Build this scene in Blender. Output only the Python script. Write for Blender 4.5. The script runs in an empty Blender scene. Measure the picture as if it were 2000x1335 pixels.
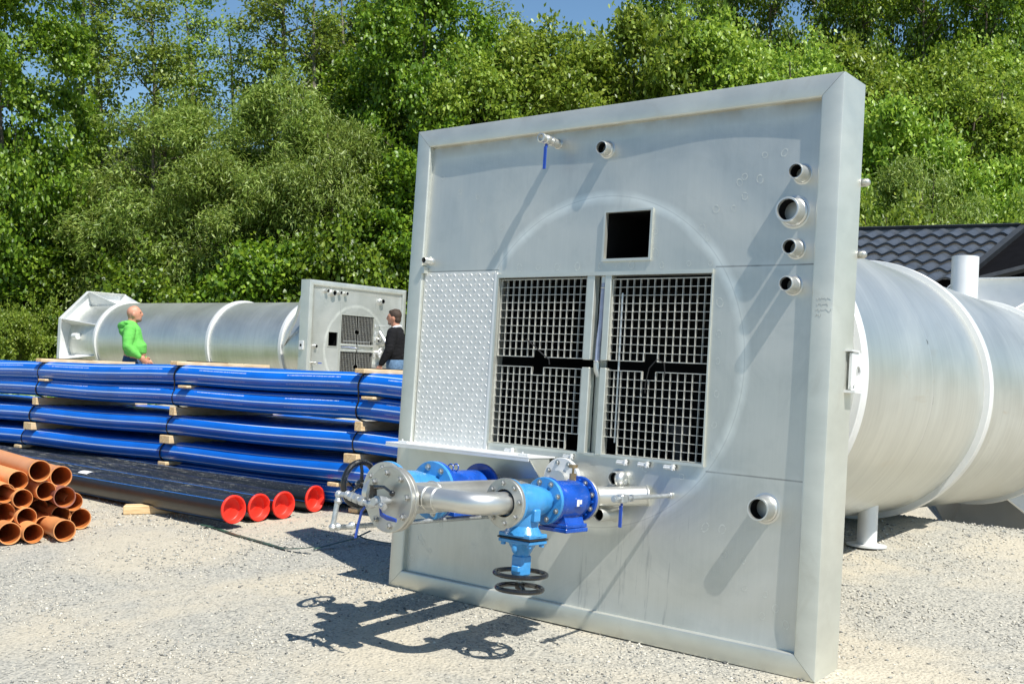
import bpy, bmesh, math, random
import numpy as np
from mathutils import Vector, Matrix, Euler
R = math.radians
scn = bpy.context.scene
# ------------------------------------------------------------------ camera
FPX, PITCH, EYE = 2123.0, 0.0305, 1.65
cam_d = bpy.data.cameras.new("camera"); cam = bpy.data.objects.new("camera", cam_d)
scn.collection.objects.link(cam); scn.camera = cam
cam_d.sensor_width = 36.0; cam_d.lens = FPX/2000*36; cam_d.clip_end = 500; cam_d.clip_start = .05
cam.location = (0, 0, EYE); cam.rotation_euler = (math.pi/2-PITCH, 0, 0)
# ------------------------------------------------------------------ light
SUN_L = Vector((-.41, .49, -1.0)).normalized()       # direction the light travels
world = bpy.data.worlds.new("World"); scn.world = world; world.use_nodes = True
wn = world.node_tree.nodes; wl = world.node_tree.links
sky = wn.new('ShaderNodeTexSky'); sky.sky_type = 'NISHITA'; sky.sun_disc = False
toS = -SUN_L
sky.sun_elevation = math.asin(toS.z); sky.sun_rotation = math.atan2(toS.x, toS.y)
sky.altitude = 50; sky.air_density = 1.0; sky.dust_density = .15; sky.ozone_density = 2.5
wn['Background'].inputs['Strength'].default_value = .086
tint = wn.new('ShaderNodeMix'); tint.data_type = 'RGBA'; tint.blend_type = 'MULTIPLY'; tint.inputs[0].default_value = 1; tint.inputs[7].default_value = (.86, 1.02, 1.08, 1)
wl.new(sky.outputs[0], tint.inputs[6]); wl.new(tint.outputs[2], wn['Background'].inputs['Color'])
sun_d = bpy.data.lights.new("sun", 'SUN'); sun_d.energy = 5.0; sun_d.angle = R(.5); sun_d.color = (1, .965, .9)
sun = bpy.data.objects.new("sun", sun_d); scn.collection.objects.link(sun)
sun.rotation_euler = toS.to_track_quat('Z', 'Y').to_euler(); sun.location = (8, -8, 20)
vs = scn.view_settings; vs.view_transform = 'Standard'; vs.look = 'None'; vs.gamma = 1; vs.exposure = 0.42
scn.render.resolution_x = 1024; scn.render.resolution_y = 683
scn.cycles.max_bounces = 6; scn.cycles.diffuse_bounces = 3; scn.cycles.transparent_max_bounces = 4
rng = random.Random(7)
# ------------------------------------------------------------------ helpers
cF = Vector((0, math.cos(PITCH), -math.sin(PITCH))); cU = Vector((0, math.sin(PITCH), math.cos(PITCH)))
def at(px, py, Y):
    r = cF+Vector((1, 0, 0))*((px-1000)/FPX)+cU*((667.5-py)/FPX)
    return Vector((0, 0, EYE))+r*(Y/r.y)
def sm(a, b, x):
    t = min(1, max(0, (x-a)/(b-a))); return t*t*(3-2*t)
def tag(o, label=None, cat=None, group=None, kind=None):
    if label: o['label'] = label
    if cat: o['category'] = cat
    if group: o['group'] = group
    if kind: o['kind'] = kind
    return o
def empty(name, label, cat, mat=None, group=None):
    o = bpy.data.objects.new(name, None); scn.collection.objects.link(o); o.empty_display_size = .2
    if mat is not None: o.matrix_world = mat
    return tag(o, label, cat, group)
def link(name, me, parent=None):
    o = bpy.data.objects.new(name, me); scn.collection.objects.link(o)
    if parent: o.parent = parent
    return o
def frame_of(axis):
    a = Vector(axis).normalized(); h = Vector((0, 0, 1)) if abs(a.z) < .9 else Vector((1, 0, 0))
    x = a.cross(h).normalized(); return x, a.cross(x).normalized(), a
class MB:
    def __init__(s): s.v = []; s.f = []; s.m = []; s.uv = None
    def add(s, vs, fs, mi=0):
        b = len(s.v); s.v += [tuple(p) for p in vs]; s.f += [tuple(b+i for i in f) for f in fs]; s.m += [mi]*len(fs); return s
    def box(s, lo, hi, mi=0, M=None):
        x0, y0, z0 = lo; x1, y1, z1 = hi
        vs = [Vector(p) for p in ((x0,y0,z0),(x1,y0,z0),(x1,y1,z0),(x0,y1,z0),(x0,y0,z1),(x1,y0,z1),(x1,y1,z1),(x0,y1,z1))]
        if M is not None: vs = [M@p for p in vs]
        return s.add(vs, [(0,3,2,1),(4,5,6,7),(0,1,5,4),(1,2,6,5),(2,3,7,6),(3,0,4,7)], mi)
    def bbox(s, c, h, b=.004, mi=0, M=None):
        """box with chamfered edges: centre c, half sizes h"""
        vs = []; ids = {}
        for sx in (-1, 1):
            for sy in (-1, 1):
                for sz in (-1, 1):
                    for k in range(3):
                        p = [sx*h[0], sy*h[1], sz*h[2]]
                        for j in range(3):
                            if j != k: p[j] -= (sx, sy, sz)[j]*b
                        ids[(sx, sy, sz, k)] = len(vs); q = Vector(p)+Vector(c)
                        vs.append(M@q if M is not None else q)
        fs = []
        for k in range(3):
            a_, b_ = [(1,2),(2,0),(0,1)][k]
            for sg in (-1, 1):
                q = []
                for (u, w) in ((-1,-1),(1,-1),(1,1),(-1,1)):
                    t = [0,0,0]; t[k] = sg; t[a_] = u; t[b_] = w; q.append(ids[(t[0],t[1],t[2],k)])
                fs.append(q if sg > 0 else q[::-1])
        for k in range(3):
            a_, b_ = [(1,2),(2,0),(0,1)][k]
            for u in (-1, 1):
                for w in (-1, 1):
                    q = []
                    for (sg, kk) in ((-1,a_),(1,a_),(1,b_),(-1,b_)):
                        t = [0,0,0]; t[k] = sg; t[a_] = u; t[b_] = w; q.append(ids[(t[0],t[1],t[2],kk)])
                    fs.append(q if u*w > 0 else q[::-1])
        for sx in (-1, 1):
            for sy in (-1, 1):
                for sz in (-1, 1):
                    q = [ids[(sx,sy,sz,k)] for k in range(3)]
                    fs.append(q if sx*sy*sz > 0 else q[::-1])
        return s.add(vs, fs, mi)
    def lathe(s, o, axis, prof, n=32, mi=0, cap0=True, cap1=True, x=None, close=False):
        o = Vector(o)
        if x is None: X, Y, A = frame_of(axis)
        else: A = Vector(axis).normalized(); X = Vector(x); Y = A.cross(X).normalized()
        vs = []; fs = []
        for (t, r) in prof:
            for k in range(n):
                a = 2*math.pi*k/n; vs.append(o+A*t+X*(r*math.cos(a))+Y*(r*math.sin(a)))
        m = len(prof)
        for i in range(m if close else m-1):
            j = (i+1) % m
            for k in range(n):
                k2 = (k+1) % n; fs.append((i*n+k, i*n+k2, j*n+k2, j*n+k))
        if not close:
            if cap0: fs.append(tuple(range(n))[::-1])
            if cap1: fs.append(tuple((m-1)*n+k for k in range(n)))
        return s.add(vs, fs, mi)
    def cyl(s, p0, p1, r, r1=None, n=16, mi=0, caps=True):
        p0 = Vector(p0); p1 = Vector(p1); d = p1-p0
        return s.lathe(p0, d, [(0, r), (d.length, r if r1 is None else r1)], n, mi, caps, caps)
    def tube(s, pts, r, n=12, mi=0, caps=True, sq=None):
        pts = [Vector(p) for p in pts]; m = len(pts); rr = r if isinstance(r, (list, tuple)) else [r]*m
        T = [(pts[min(i+1, m-1)]-pts[max(i-1, 0)]).normalized() for i in range(m)]
        X, Y, _ = frame_of(T[0]); vs = []; fs = []
        for i in range(m):
            X = (X-T[i]*X.dot(T[i])).normalized(); Y = T[i].cross(X)
            for k in range(n):
                a = 2*math.pi*k/n; ex, ey = (math.cos(a), math.sin(a))
                if sq: ex *= sq[0]; ey *= sq[1]
                vs.append(pts[i]+X*(rr[i]*ex)+Y*(rr[i]*ey))
        for i in range(m-1):
            for k in range(n):
                k2 = (k+1) % n; fs.append((i*n+k, i*n+k2, (i+1)*n+k2, (i+1)*n+k))
        if caps: fs += [tuple(range(n))[::-1], tuple((m-1)*n+k for k in range(n))]
        return s.add(vs, fs, mi)
    def torus(s, c, axis, R_, r, n=40, m=10, mi=0, sx=1.0):
        X, Y, A = frame_of(axis); c = Vector(c); vs = []; fs = []
        for i in range(n):
            a = 2*math.pi*i/n; D = X*math.cos(a)+Y*math.sin(a)
            for k in range(m):
                b = 2*math.pi*k/m; vs.append(c+D*(R_+r*math.cos(b))+A*(r*sx*math.sin(b)))
        for i in range(n):
            for k in range(m):
                i2 = (i+1) % n; k2 = (k+1) % m; fs.append((i*m+k, i2*m+k, i2*m+k2, i*m+k2))
        return s.add(vs, fs, mi)
    def sphere(s, c, r, n=16, m=10, mi=0, M=None):
        c = Vector(c); rr = Vector(r) if not isinstance(r, (int, float)) else Vector((r, r, r)); vs = []; fs = []
        for i in range(m+1):
            th = math.pi*i/m
            for k in range(n):
                a = 2*math.pi*k/n; p = Vector((rr.x*math.sin(th)*math.cos(a), rr.y*math.sin(th)*math.sin(a), rr.z*math.cos(th)))
                if M is not None: p = M@p
                vs.append(c+p)
        for i in range(m):
            for k in range(n):
                k2 = (k+1) % n; fs.append((i*n+k, (i+1)*n+k, (i+1)*n+k2, i*n+k2))
        return s.add(vs, fs, mi)
    def prism(s, poly, off, mi=0):
        """poly: 3-D points of one face, extruded by vector off"""
        n = len(poly); P_ = [Vector(p) for p in poly]; off = Vector(off)
        vs = P_+[p+off for p in P_]
        fs = [tuple(range(n))[::-1], tuple(range(n, 2*n))]+[(i, (i+1) % n, n+(i+1) % n, n+i) for i in range(n)]
        return s.add(vs, fs, mi)
    def mesh(s, name, mats, ang=32, smooth=True):
        me = bpy.data.meshes.new(name); me.from_pydata(s.v, [], s.f)
        for m in (mats if isinstance(mats, (list, tuple)) else [mats]): me.materials.append(m)
        if len(me.materials) > 1: me.polygons.foreach_set('material_index', s.m)
        bm = bmesh.new(); bm.from_mesh(me); bmesh.ops.recalc_face_normals(bm, faces=bm.faces); bm.to_mesh(me); bm.free()
        if smooth:
            me.polygons.foreach_set('use_smooth', [True]*len(me.polygons))
            me.set_sharp_from_angle(angle=R(ang))
        me.update(); return me
    def obj(s, name, mats, parent=None, ang=32, smooth=True): return link(name, s.mesh(name, mats, ang, smooth), parent)
# ------------------------------------------------------------------ material helpers
class E:
    """tiny expression wrapper over math nodes"""
    def __init__(s, nt, sock): s.nt = nt; s.s = sock
    def _m(s, op, *a):
        n = s.nt.nodes.new('ShaderNodeMath'); n.operation = op
        for i, x in enumerate((s,)+a):
            if isinstance(x, E): s.nt.links.new(x.s, n.inputs[i])
            else: n.inputs[i].default_value = x
        return E(s.nt, n.outputs[0])
    def __add__(s, o): return s._m('ADD', o)
    def __sub__(s, o): return s._m('SUBTRACT', o)
    def __mul__(s, o): return s._m('MULTIPLY', o)
    def abs(s): return s._m('ABSOLUTE')
    def sqrt(s): return s._m('SQRT')
    def lt(s, o): return s._m('LESS_THAN', o)
    def gt(s, o): return s._m('GREATER_THAN', o)
    def frac(s): return s._m('FRACT')
    def mn(s, o): return s._m('MINIMUM', o)
    def mx(s, o): return s._m('MAXIMUM', o)
    def mr(s, a, b, c=0., d=1.):
        n = s.nt.nodes.new('ShaderNodeMapRange'); s.nt.links.new(s.s, n.inputs[0])
        for i, x in enumerate((a, b, c, d)): n.inputs[i+1].default_value = x
        return E(s.nt, n.outputs[0])
class Mat:
    def __init__(s, name, base=(.5,.5,.5), rough=.5, metal=0., spec=.5, coat=0.):
        s.m = bpy.data.materials.new(name); s.m.use_nodes = True; s.nt = s.m.node_tree
        s.b = s.nt.nodes['Principled BSDF']; s.out = s.nt.nodes['Material Output']
        s.b.inputs['Base Color'].default_value = (*base, 1); s.b.inputs['Roughness'].default_value = rough
        s.b.inputs['Metallic'].default_value = metal; s.b.inputs['Specular IOR Level'].default_value = spec
        if coat: s.b.inputs['Coat Weight'].default_value = coat; s.b.inputs['Coat Roughness'].default_value = .08
    def coord(s, kind='Object', scale=(1,1,1)):
        t = s.nt.nodes.new('ShaderNodeTexCoord'); mp = s.nt.nodes.new('ShaderNodeMapping')
        mp.inputs['Scale'].default_value = scale; s.nt.links.new(t.outputs[kind], mp.inputs[0]); return mp.outputs[0]
    def xyz(s, kind='Object'):
        t = s.nt.nodes.new('ShaderNodeTexCoord'); x = s.nt.nodes.new('ShaderNodeSeparateXYZ'); s.nt.links.new(t.outputs[kind], x.inputs[0])
        return [E(s.nt, o) for o in x.outputs]
    def noise(s, scale=5, detail=4, rough=.55, vec=None, stretch=(1,1,1), kind='Object', dist=0):
        n = s.nt.nodes.new('ShaderNodeTexNoise'); n.inputs['Scale'].default_value = scale
        n.inputs['Detail'].default_value = detail; n.inputs['Roughness'].default_value = rough; n.inputs['Distortion'].default_value = dist
        s.nt.links.new(vec if vec is not None else s.coord(kind, stretch), n.inputs['Vector']); return E(s.nt, n.outputs['Fac'])
    def voro(s, scale, kind='Object', feat='F1', out='Distance', stretch=(1,1,1)):
        n = s.nt.nodes.new('ShaderNodeTexVoronoi'); n.inputs['Scale'].default_value = scale; n.feature = feat
        s.nt.links.new(s.coord(kind, stretch), n.inputs['Vector']); return n.outputs[out]
    def island(s): return E(s.nt, s.nt.nodes.new('ShaderNodeNewGeometry').outputs['Random Per Island'])
    def objrand(s): return E(s.nt, s.nt.nodes.new('ShaderNodeObjectInfo').outputs['Random'])
    def ramp(s, e, stops):
        n = s.nt.nodes.new('ShaderNodeValToRGB'); s.nt.links.new(e.s if isinstance(e, E) else e, n.inputs[0]); el = n.color_ramp.elements
        el[0].position = stops[0][0]; el[0].color = (*stops[0][1], 1); el[1].position = stops[-1][0]; el[1].color = (*stops[-1][1], 1)
        for p, c in stops[1:-1]:
            x = el.new(p); x.color = (*c, 1)
        return n.outputs[0]
    def mix(s, f, a, b, mode='MIX'):
        n = s.nt.nodes.new('ShaderNodeMix'); n.data_type = 'RGBA'; n.blend_type = mode
        for i, x in ((0, f), (6, a), (7, b)):
            if isinstance(x, E): s.nt.links.new(x.s, n.inputs[i])
            elif isinstance(x, bpy.types.NodeSocket): s.nt.links.new(x, n.inputs[i])
            else: n.inputs[i].default_value = x if i == 0 else (*x, 1)
        return n.outputs[2]
    def col(s, sock): s.nt.links.new(sock, s.b.inputs['Base Color']); return s
    def rough(s, e): s.nt.links.new(e.s, s.b.inputs['Roughness']); return s
    def bump(s, e, strength=.3, dist=.01):
        n = s.nt.nodes.new('ShaderNodeBump'); n.inputs['Strength'].default_value = strength; n.inputs['Distance'].default_value = dist
        s.nt.links.new(e.s if isinstance(e, E) else e, n.inputs['Height']); s.nt.links.new(n.outputs[0], s.b.inputs['Normal']); return s
M = {}
def simple(name, base, rough=.5, metal=0., var=.12, sc=8, bump=.05, **k):
    m = Mat(name, base, rough, metal, **k); n = m.noise(sc, 5)
    lo = tuple(c*(1-var) for c in base); hi = tuple(min(1, c*(1+var)) for c in base)
    m.col(m.ramp(n, [(.3, lo), (.7, hi)])); m.rough(n.mr(.3, .7, max(0, rough-.06), min(1, rough+.08)))
    if bump: m.bump(m.noise(sc*6, 3), bump, .004)
    M[name] = m.m; return m
# stainless sheet of the face plate: brushed, with weld ring, seams and stains
def steel_face():
    m = Mat('steel_face', (.6,.6,.6), .4, .72); X, Y_, Z = m.xyz()
    br = m.noise(3, 6, .6, stretch=(14, 1, .6)); cl = m.noise(1.3, 4, .6, dist=.6); fi = m.noise(60, 2, .5, stretch=(6, 1, .25))
    rr = ((X-1.372)*(X-1.372)+(Z-1.392)*(Z-1.392)).sqrt()-.862; wob = (m.noise(7, 4)-.5)*.035
    ring = (rr+wob).abs().mr(.004, .045, 1, 0)*m.noise(5, 3).mr(.35, .62, .45, 1); line = (rr-.006).abs().mr(.0015, .004, 1, 0)
    base = m.ramp(cl*.75+br*.15+fi*.10, [(.3, (.51,.515,.475)), (.5, (.61,.615,.57)), (.72, (.70,.70,.65))])
    c = m.mix(ring*.95, base, (.93,.93,.86)); c = m.mix(line*.22, c, (.25,.25,.23))
    s1 = (Z-1.867).abs().mr(.002, .005, 1, 0)*X.gt(2.06); s2 = (Z-.873).abs().mr(.002, .005, 1, 0)*X.gt(2.06); s3 = (Z-1.883).abs().mr(.0015, .004, 1, 0)*X.lt(.68)
    c = m.mix((s1+s2+s3).mn(1)*.75, c, (.15,.15,.14))
    h1 = (((Z-1.867).abs()).mr(.004, .03, 1, 0)*X.gt(2.06)+((Z-.873).abs()).mr(.004, .03, 1, 0)*X.gt(2.06))*m.noise(6, 3).mr(.35, .65, 0, 1)
    c = m.mix(h1*.5, c, (.78,.78,.74))
    rub = m.noise(2.2, 6, .7, dist=1.5).mr(.5, .7); c = m.mix(rub*.22, c, (.36,.39,.37)); scr = m.noise(3, 6, .75, stretch=(30, 1, 1.2)).mr(.62, .72); c = m.mix(scr*.14, c, (.8,.8,.77))
    # heat tint along the top lip, drips under the pipework, dusty lower edge
    top = Z.mr(2.56, 2.63, 0, 1)*m.noise(5, 4).mr(.35, .6, .3, 1); c = m.mix(top*.65, c, (.30,.235,.15))
    drip = m.noise(9, 4, .6, stretch=(4.5, 1, .35)).mr(.6, .72)*Z.lt(.72)*X.gt(1.35)*X.lt(2.0); c = m.mix(drip*.4, c, (.2,.22,.23))
    dust = Z.mr(.4, .1, 0, 1)*m.noise(3, 5).mr(.35, .7, .1, 1); c = m.mix(dust*.4, c, (.50,.47,.40))
    m.col(c); m.rough(cl.mr(.3, .7, .34, .50)); m.bump(cl*.85+br*.15, .12, .03); M['steel_face'] = m.m
steel_face()
def steel(name, lo, hi, rough, metal=.9, brush=(1, 1, 12), stain=(.42,.38,.3), st=.25):
    m = Mat(name, hi, rough, metal); n = m.noise(2.2, 5, .6, dist=.4); b = m.noise(5, 4, .55, stretch=brush)
    c = m.ramp(n*.6+b*.4, [(.35, lo), (.68, hi)]); s = m.noise(3.3, 6, .65, dist=1).mr(.58, .75)
    m.col(m.mix(s*st, c, stain)); m.rough(n.mr(.3, .7, rough-.05, rough+.08)); m.bump(n, .04, .01); M[name] = m.m
steel('steel_frame', (.60,.61,.55), (.72,.73,.66), .42, .68, (1,1,2.2))
steel('steel_pipe', (.6,.6,.565), (.76,.76,.72), .38, .85, (1,1,1), (.42,.36,.27), .3)
steel('steel_flange', (.46,.455,.41), (.64,.63,.58), .40, .85, (1,1,1), (.3,.24,.16), .45)
steel('steel_ring', (.72,.73,.71), (.84,.84,.82), .45, .3, (1,1,1), (.7,.68,.6), .15)
steel('steel_pale', (.72,.73,.72), (.84,.84,.82), .5, .35, (1,1,1), (.6,.58,.5), .2)
steel('steel_bolt', (.38,.38,.36), (.6,.6,.57), .3, .9, (1,1,1), (.3,.27,.2), .3)
def shell_mat():
    m = Mat('steel_shell', (.7,.7,.7), .4, .8); X, Y_, Z = m.xyz()
    st = m.noise(3, 5, .6, stretch=(.5, 7, .5)); cl = m.noise(1.1, 4, .6, dist=.7)
    c = m.ramp(st*.42+cl*.58, [(.35, (.57,.58,.54)), (.68, (.74,.75,.70))])
    seams = None
    for y0 in (.75, 2.5, 4.9, 5.75, 6.45):
        e = (Y_-y0).abs().mr(.006, .02, 1, 0); seams = e if seams is None else seams+e
    lg = (X-1.36).abs().mr(.004, .014, 1, 0)*.8; seams = (seams+lg).mn(1)*m.noise(8, 3).mr(.4, .62, .15, 1); c = m.mix(seams*.6, c, (.75,.75,.73))
    ln = None
    for y0 in (.75, 2.5, 4.9, 5.75, 6.45):
        e = (Y_-y0-.012).abs().mr(.001, .004, 1, 0); ln = e if ln is None else ln+e
    c = m.mix(ln.mn(1)*.4, c, (.25,.25,.24))
    sp = m.noise(8, 2, .4).mr(.64, .66)*((Y_-2.5).abs().lt(.022)); c = m.mix(sp*.9, c, (.13,.13,.1))
    dirt = m.noise(4, 5, .6, stretch=(1, .5, 2), dist=1.2).mr(.6, .78)*m.noise(.9, 2).mr(.5, .6); c = m.mix(dirt*.4, c, (.52,.42,.28))
    m.col(c); m.rough(cl.mr(.3, .7, .36, .48)); m.bump(cl*.6+st*.4, .10, .03); M['steel_shell'] = m.m
shell_mat()
simple('tread_steel', (.74,.74,.71), .5, .45, .06, 20)
simple('grate_steel', (.60,.59,.53), .5, .5, .15, 25)
simple('weld_mark', (.70,.71,.66), .5, .6, .08, 60, 0)
simple('painted_shade', (.012,.012,.012), .8, 0, .2, 8, 0, spec=.1)  # near-black colour standing for shade in openings, bores and the lug hole
simple('dim_bracket', (.035,.035,.035), .7, 0, .3, 20)
simple('valve_lightblue', (.050,.27,.58), .30, 0, .2, 10, .3, coat=.3)
simple('valve_darkblue', (.006,.075,.42), .27, 0, .25, 10, .3, coat=.4)
simple('black_paint', (.012,.012,.012), .25, 0, .3, 25, .1, coat=.3)
simple('gasket', (.015,.015,.016), .6)
simple('brass', (.42,.30,.17), .35, .8)
simple('galvanised', (.55,.57,.57), .4, .75, .15, 40)
simple('blue_lever', (.02,.07,.38), .35, 0, .1, 30)
simple('white_mark', (.8,.8,.78), .6, 0, .03, 30, 0)
simple('pencil', (.27,.28,.28), .8, 0, .1, 30, 0)
simple('strap_black', (.012,.012,.013), .4, 0, .3, 40)
simple('strap_green', (.035,.08,.055), .45, 0, .3, 10)
simple('cap_red', (.84,.035,.018), .42, 0, .08, 14, .08)
simple('hose_clear', (.38,.42,.55), .25, 0, .1, 20)
def timber(name, a, b_):
    m = Mat(name, b_, .75); g = m.noise(6, 5, .6, stretch=(1.2, 9, 9)); k = m.noise(2.2, 2)
    m.col(m.ramp(g*.75+k*.25, [(.35, a), (.65, b_)])); m.bump(g, .25, .004); M[name] = m.m
timber('timber', (.56,.37,.17), (.82,.63,.37))
def pipe_mat(name, base, stripe, nstripe, off, width, rough, printing=False, dust=False, coat=0.):
    m = Mat(name, base, rough, coat=coat); U, V, _ = m.xyz('UV')
    n = m.noise(3, 4); c = m.ramp(n, [(.3, tuple(x*.85 for x in base)), (.7, tuple(min(1, x*1.12) for x in base))])
    ph = ((V+off)*nstripe).frac()-.5; ln = ph.abs().lt(width)
    if printing:
        # faint rows of broken white print beside one stripe
        inrow = ((V-.40).abs().lt(.008)+(V-.535).abs().lt(.007)*.5)*m.objrand().gt(.35); ww = E(m.nt, m.voro(150, 'UV', stretch=(1, .02, 1))).gt(.36)
        seg = (U*.9).frac().lt(.55); pr = inrow*seg*ww; c = m.mix(pr*.55, c, (.6,.68,.85))
    c = m.mix(ln*(.92 if not dust else .8), c, stripe)
    if dust:
        d = m.noise(5, 6, .7, kind='UV', stretch=(.8, 12, 1)).mr(.56, .68)*m.noise(1.2, 3).mr(.47, .58); fine = m.noise(110, 2, .6).mr(.62, .68); g = m.xyz('Generated')[2]
        t = m.nt.nodes.new('ShaderNodeNewGeometry'); s_ = m.nt.nodes.new('ShaderNodeSeparateXYZ'); m.nt.links.new(t.outputs['Normal'], s_.inputs[0])
        upf = E(m.nt, s_.outputs[2]).mr(.45, .9); fl = ((d*1.0+fine*.6).mn(1))*upf
        c = m.mix(fl*.9, c, (.50,.50,.42)); m.rough(fl.mr(0, 1, rough, .8))
    m.col(c); m.bump(m.noise(40, 3, kind='UV', stretch=(.3, 2, 1)), .04, .004); M[name] = m.m
pipe_mat('pipe_blue', (.0015,.125,.58), (.60,.74,.92), 8, .0845, .055, .30, True, coat=.15)
pipe_mat('pipe_black', (.013,.015,.017), (.02,.15,.50), 4, 0.0, .020, .35, False, True, coat=.1)
def orange():
    m = Mat('pipe_orange', (.72,.25,.07), .42); n = m.noise(5, 4); r = m.objrand()
    c = m.ramp(n*.7+r*.3, [(.2, (.66,.27,.09)), (.8, (.80,.37,.15))]); m.col(m.mix(m.noise(30, 4).mr(.55, .75)*.15, c, (.6,.45,.3))); m.bump(m.noise(50, 2), .03, .003); M['pipe_orange'] = m.m
orange(); simple('pipe_orange_dirty', (.32,.13,.09), .5, 0, .25, 18); simple('pipe_inside_shade', (.55,.18,.045), .45, 0, .15, 10); simple('seal', (.02,.02,.03), .5)  # inner wall: same orange darkened to imitate shade inside the pipes
# ------------------------------------------------------------------ ground and terrain
aD = Vector((.77473774, -.63228272, 0)); aU = Vector((.06288236, .07704992, .99504227)); aN = Vector((-.62914803, -.7708968, .09945291))
PO = Vector((-.74235127, 6.43812891, 0))
MN = Matrix(((aD.x, -aN.x, aU.x, PO.x), (aD.y, -aN.y, aU.y, PO.y), (aD.z, -aN.z, aU.z, PO.z), (0, 0, 0, 1)))
PW, PH = 2.680, 2.740
def hnoise(x, y):
    return math.sin(x*1.3+.7*math.sin(y*.9))*math.cos(y*1.1+.5*math.sin(x*1.7))
def ground_h(x, y):
    h = -.1*sm(12, 15, y)-.46*sm(16.5, 21, y)
    s = (Vector((x, y, 0))-PO-aD*1.34).dot(Vector((.632, .775, 0)))     # distance behind the panel along the tank
    lat = (Vector((x, y, 0))-PO-aD*1.34).dot(aD)
    h2 = -.82*sm(4.0, 6.6, s)*sm(-3.0, -1.2, lat)*sm(9, 7, lat)
    h = h+h2*(1-sm(13.5, 18, y))
    h += .006*hnoise(x*1.5, y*1.5)*sm(3, 6, y)
    return h
def hill_h(x, y):
    return -.56+.06*sm(29, 31, y)+.30*max(0, y-31.5)+.25*hnoise(x*.3, y*.3)
def grid(name, xs, ys, hf, mat):
    vs = [(x, y, hf(x, y)) for y in ys for x in xs]; nx = len(xs)
    fs = [(j*nx+i, j*nx+i+1, (j+1)*nx+i+1, (j+1)*nx+i) for j in range(len(ys)-1) for i in range(nx-1)]
    me = bpy.data.meshes.new(name); me.from_pydata(vs, [], fs); me.materials.append(mat); me.polygons.foreach_set('use_smooth', [True]*len(fs)); return link(name, me)
def gravel_mat():
    m = Mat('gravel', (.5,.47,.4), .95, spec=.2)
    big = m.noise(.55, 5, .6, kind='Object', dist=.5); mid = m.noise(9, 4, .7); fine = m.noise(70, 3, .7)
    v = m.voro(85, out='Color'); bw = m.nt.nodes.new('ShaderNodeRGBToBW'); m.nt.links.new(v, bw.inputs[0]); cell = E(m.nt, bw.outputs[0])
    patch = big.mr(.44, .58)
    sand = m.ramp(mid*.5+fine*.5, [(.3, (.40,.36,.275)), (.65, (.55,.495,.385))])
    stone = m.ramp(cell*.7+fine*.3, [(.2, (.20,.20,.18)), (.5, (.37,.36,.315)), (.85, (.51,.48,.40))])
    c = m.mix(patch*.8+.1, sand, stone); c = m.mix(cell.lt(.2)*.4, c, (.13,.13,.12)); m.col(c)
    d = E(m.nt, m.voro(60)); m.bump(d.mr(0, .8, 1, 0)*.7+fine*.5, .7, .012); M['gravel'] = m.m
gravel_mat()
def lin(a, b, s): return list(np.arange(a, b+s/2, s))
xs = lin(-60, -12, 4)+lin(-11.5, 11.5, .25)+lin(12, 60, 4); ys = lin(-30, 2, 4)+lin(2.5, 33, .25)+lin(34, 60, 4)
g = grid('ground', xs, ys, ground_h, M['gravel']); tag(g, kind='structure')
def stones():
    rg = np.random.default_rng(3); N = 90000
    Y = 3.3+9.0*rg.random(N)**1.6; X = (rg.random(N)*2-1)*(.56*Y+.5)
    cl = np.array([hnoise(x*2.1+5, y*2.3)+.5*hnoise(x*5, y*4.4+2) for x, y in zip(X, Y)]); keep = rg.random(N) < np.clip(.42+.5*cl, .07, 1)
    X = X[keep]; Y = Y[keep]; N = len(X); S = .0030+.0050*rg.random(N)**2.4+.0008*(Y-4)
    Z = np.array([ground_h(x, y) for x, y in zip(X, Y)])
    base = np.array([(1,0,0),(0,1,0),(-1,0,0),(0,-1,0),(0,0,1),(0,0,-1)], float)
    fc = np.array([(0,1,4),(1,2,4),(2,3,4),(3,0,4),(1,0,5),(2,1,5),(3,2,5),(0,3,5)])
    jit = 1+.7*(rg.random((N, 6, 3))-.5); sc = np.stack([S*(.8+.8*rg.random(N)), S*(.8+.8*rg.random(N)), S*(.5+.5*rg.random(N))], 1)
    V = base[None]*jit*sc[:, None]; V += (rg.random((N, 6, 3))-.5)*sc[:, None]*.5
    a = rg.random(N)*6.28; ca, sa = np.cos(a), np.sin(a); vx = V[..., 0]*ca[:, None]-V[..., 1]*sa[:, None]; vy = V[..., 0]*sa[:, None]+V[..., 1]*ca[:, None]
    V[..., 0] = vx+X[:, None]; V[..., 1] = vy+Y[:, None]; V[..., 2] += (Z+S*.25)[:, None]
    F = (fc[None]+6*np.arange(N)[:, None, None]).reshape(-1, 3)
    m = Mat('stone', (.5,.48,.42), .9, spec=.2); r = m.island()
    m.col(m.ramp(r, [(0, (.10,.10,.095)), (.12, (.27,.27,.25)), (.5, (.43,.415,.36)), (.85, (.56,.52,.43)), (1, (.66,.63,.54))])); M['stone'] = m.m
    return fastmesh('gravel_stones', V.reshape(-1, 3), F, [m.m])
def fastmesh(name, V, F, mats, smooth=False, mi=None):
    me = bpy.data.meshes.new(name); k = F.shape[1]; me.vertices.add(len(V)); me.vertices.foreach_set('co', V.astype(np.float32).ravel())
    me.loops.add(F.size); me.loops.foreach_set('vertex_index', F.astype(np.int32).ravel()); me.polygons.add(len(F))
    me.polygons.foreach_set('loop_start', (np.arange(len(F))*k).astype(np.int32)); me.polygons.foreach_set('loop_total', np.full(len(F), k, np.int32))
    if mi is not None: me.polygons.foreach_set('material_index', mi.astype(np.int32))
    for m in mats: me.materials.append(m)
    me.update(calc_edges=True)
    if smooth: me.polygons.foreach_set('use_smooth', [True]*len(F))
    return me
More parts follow.
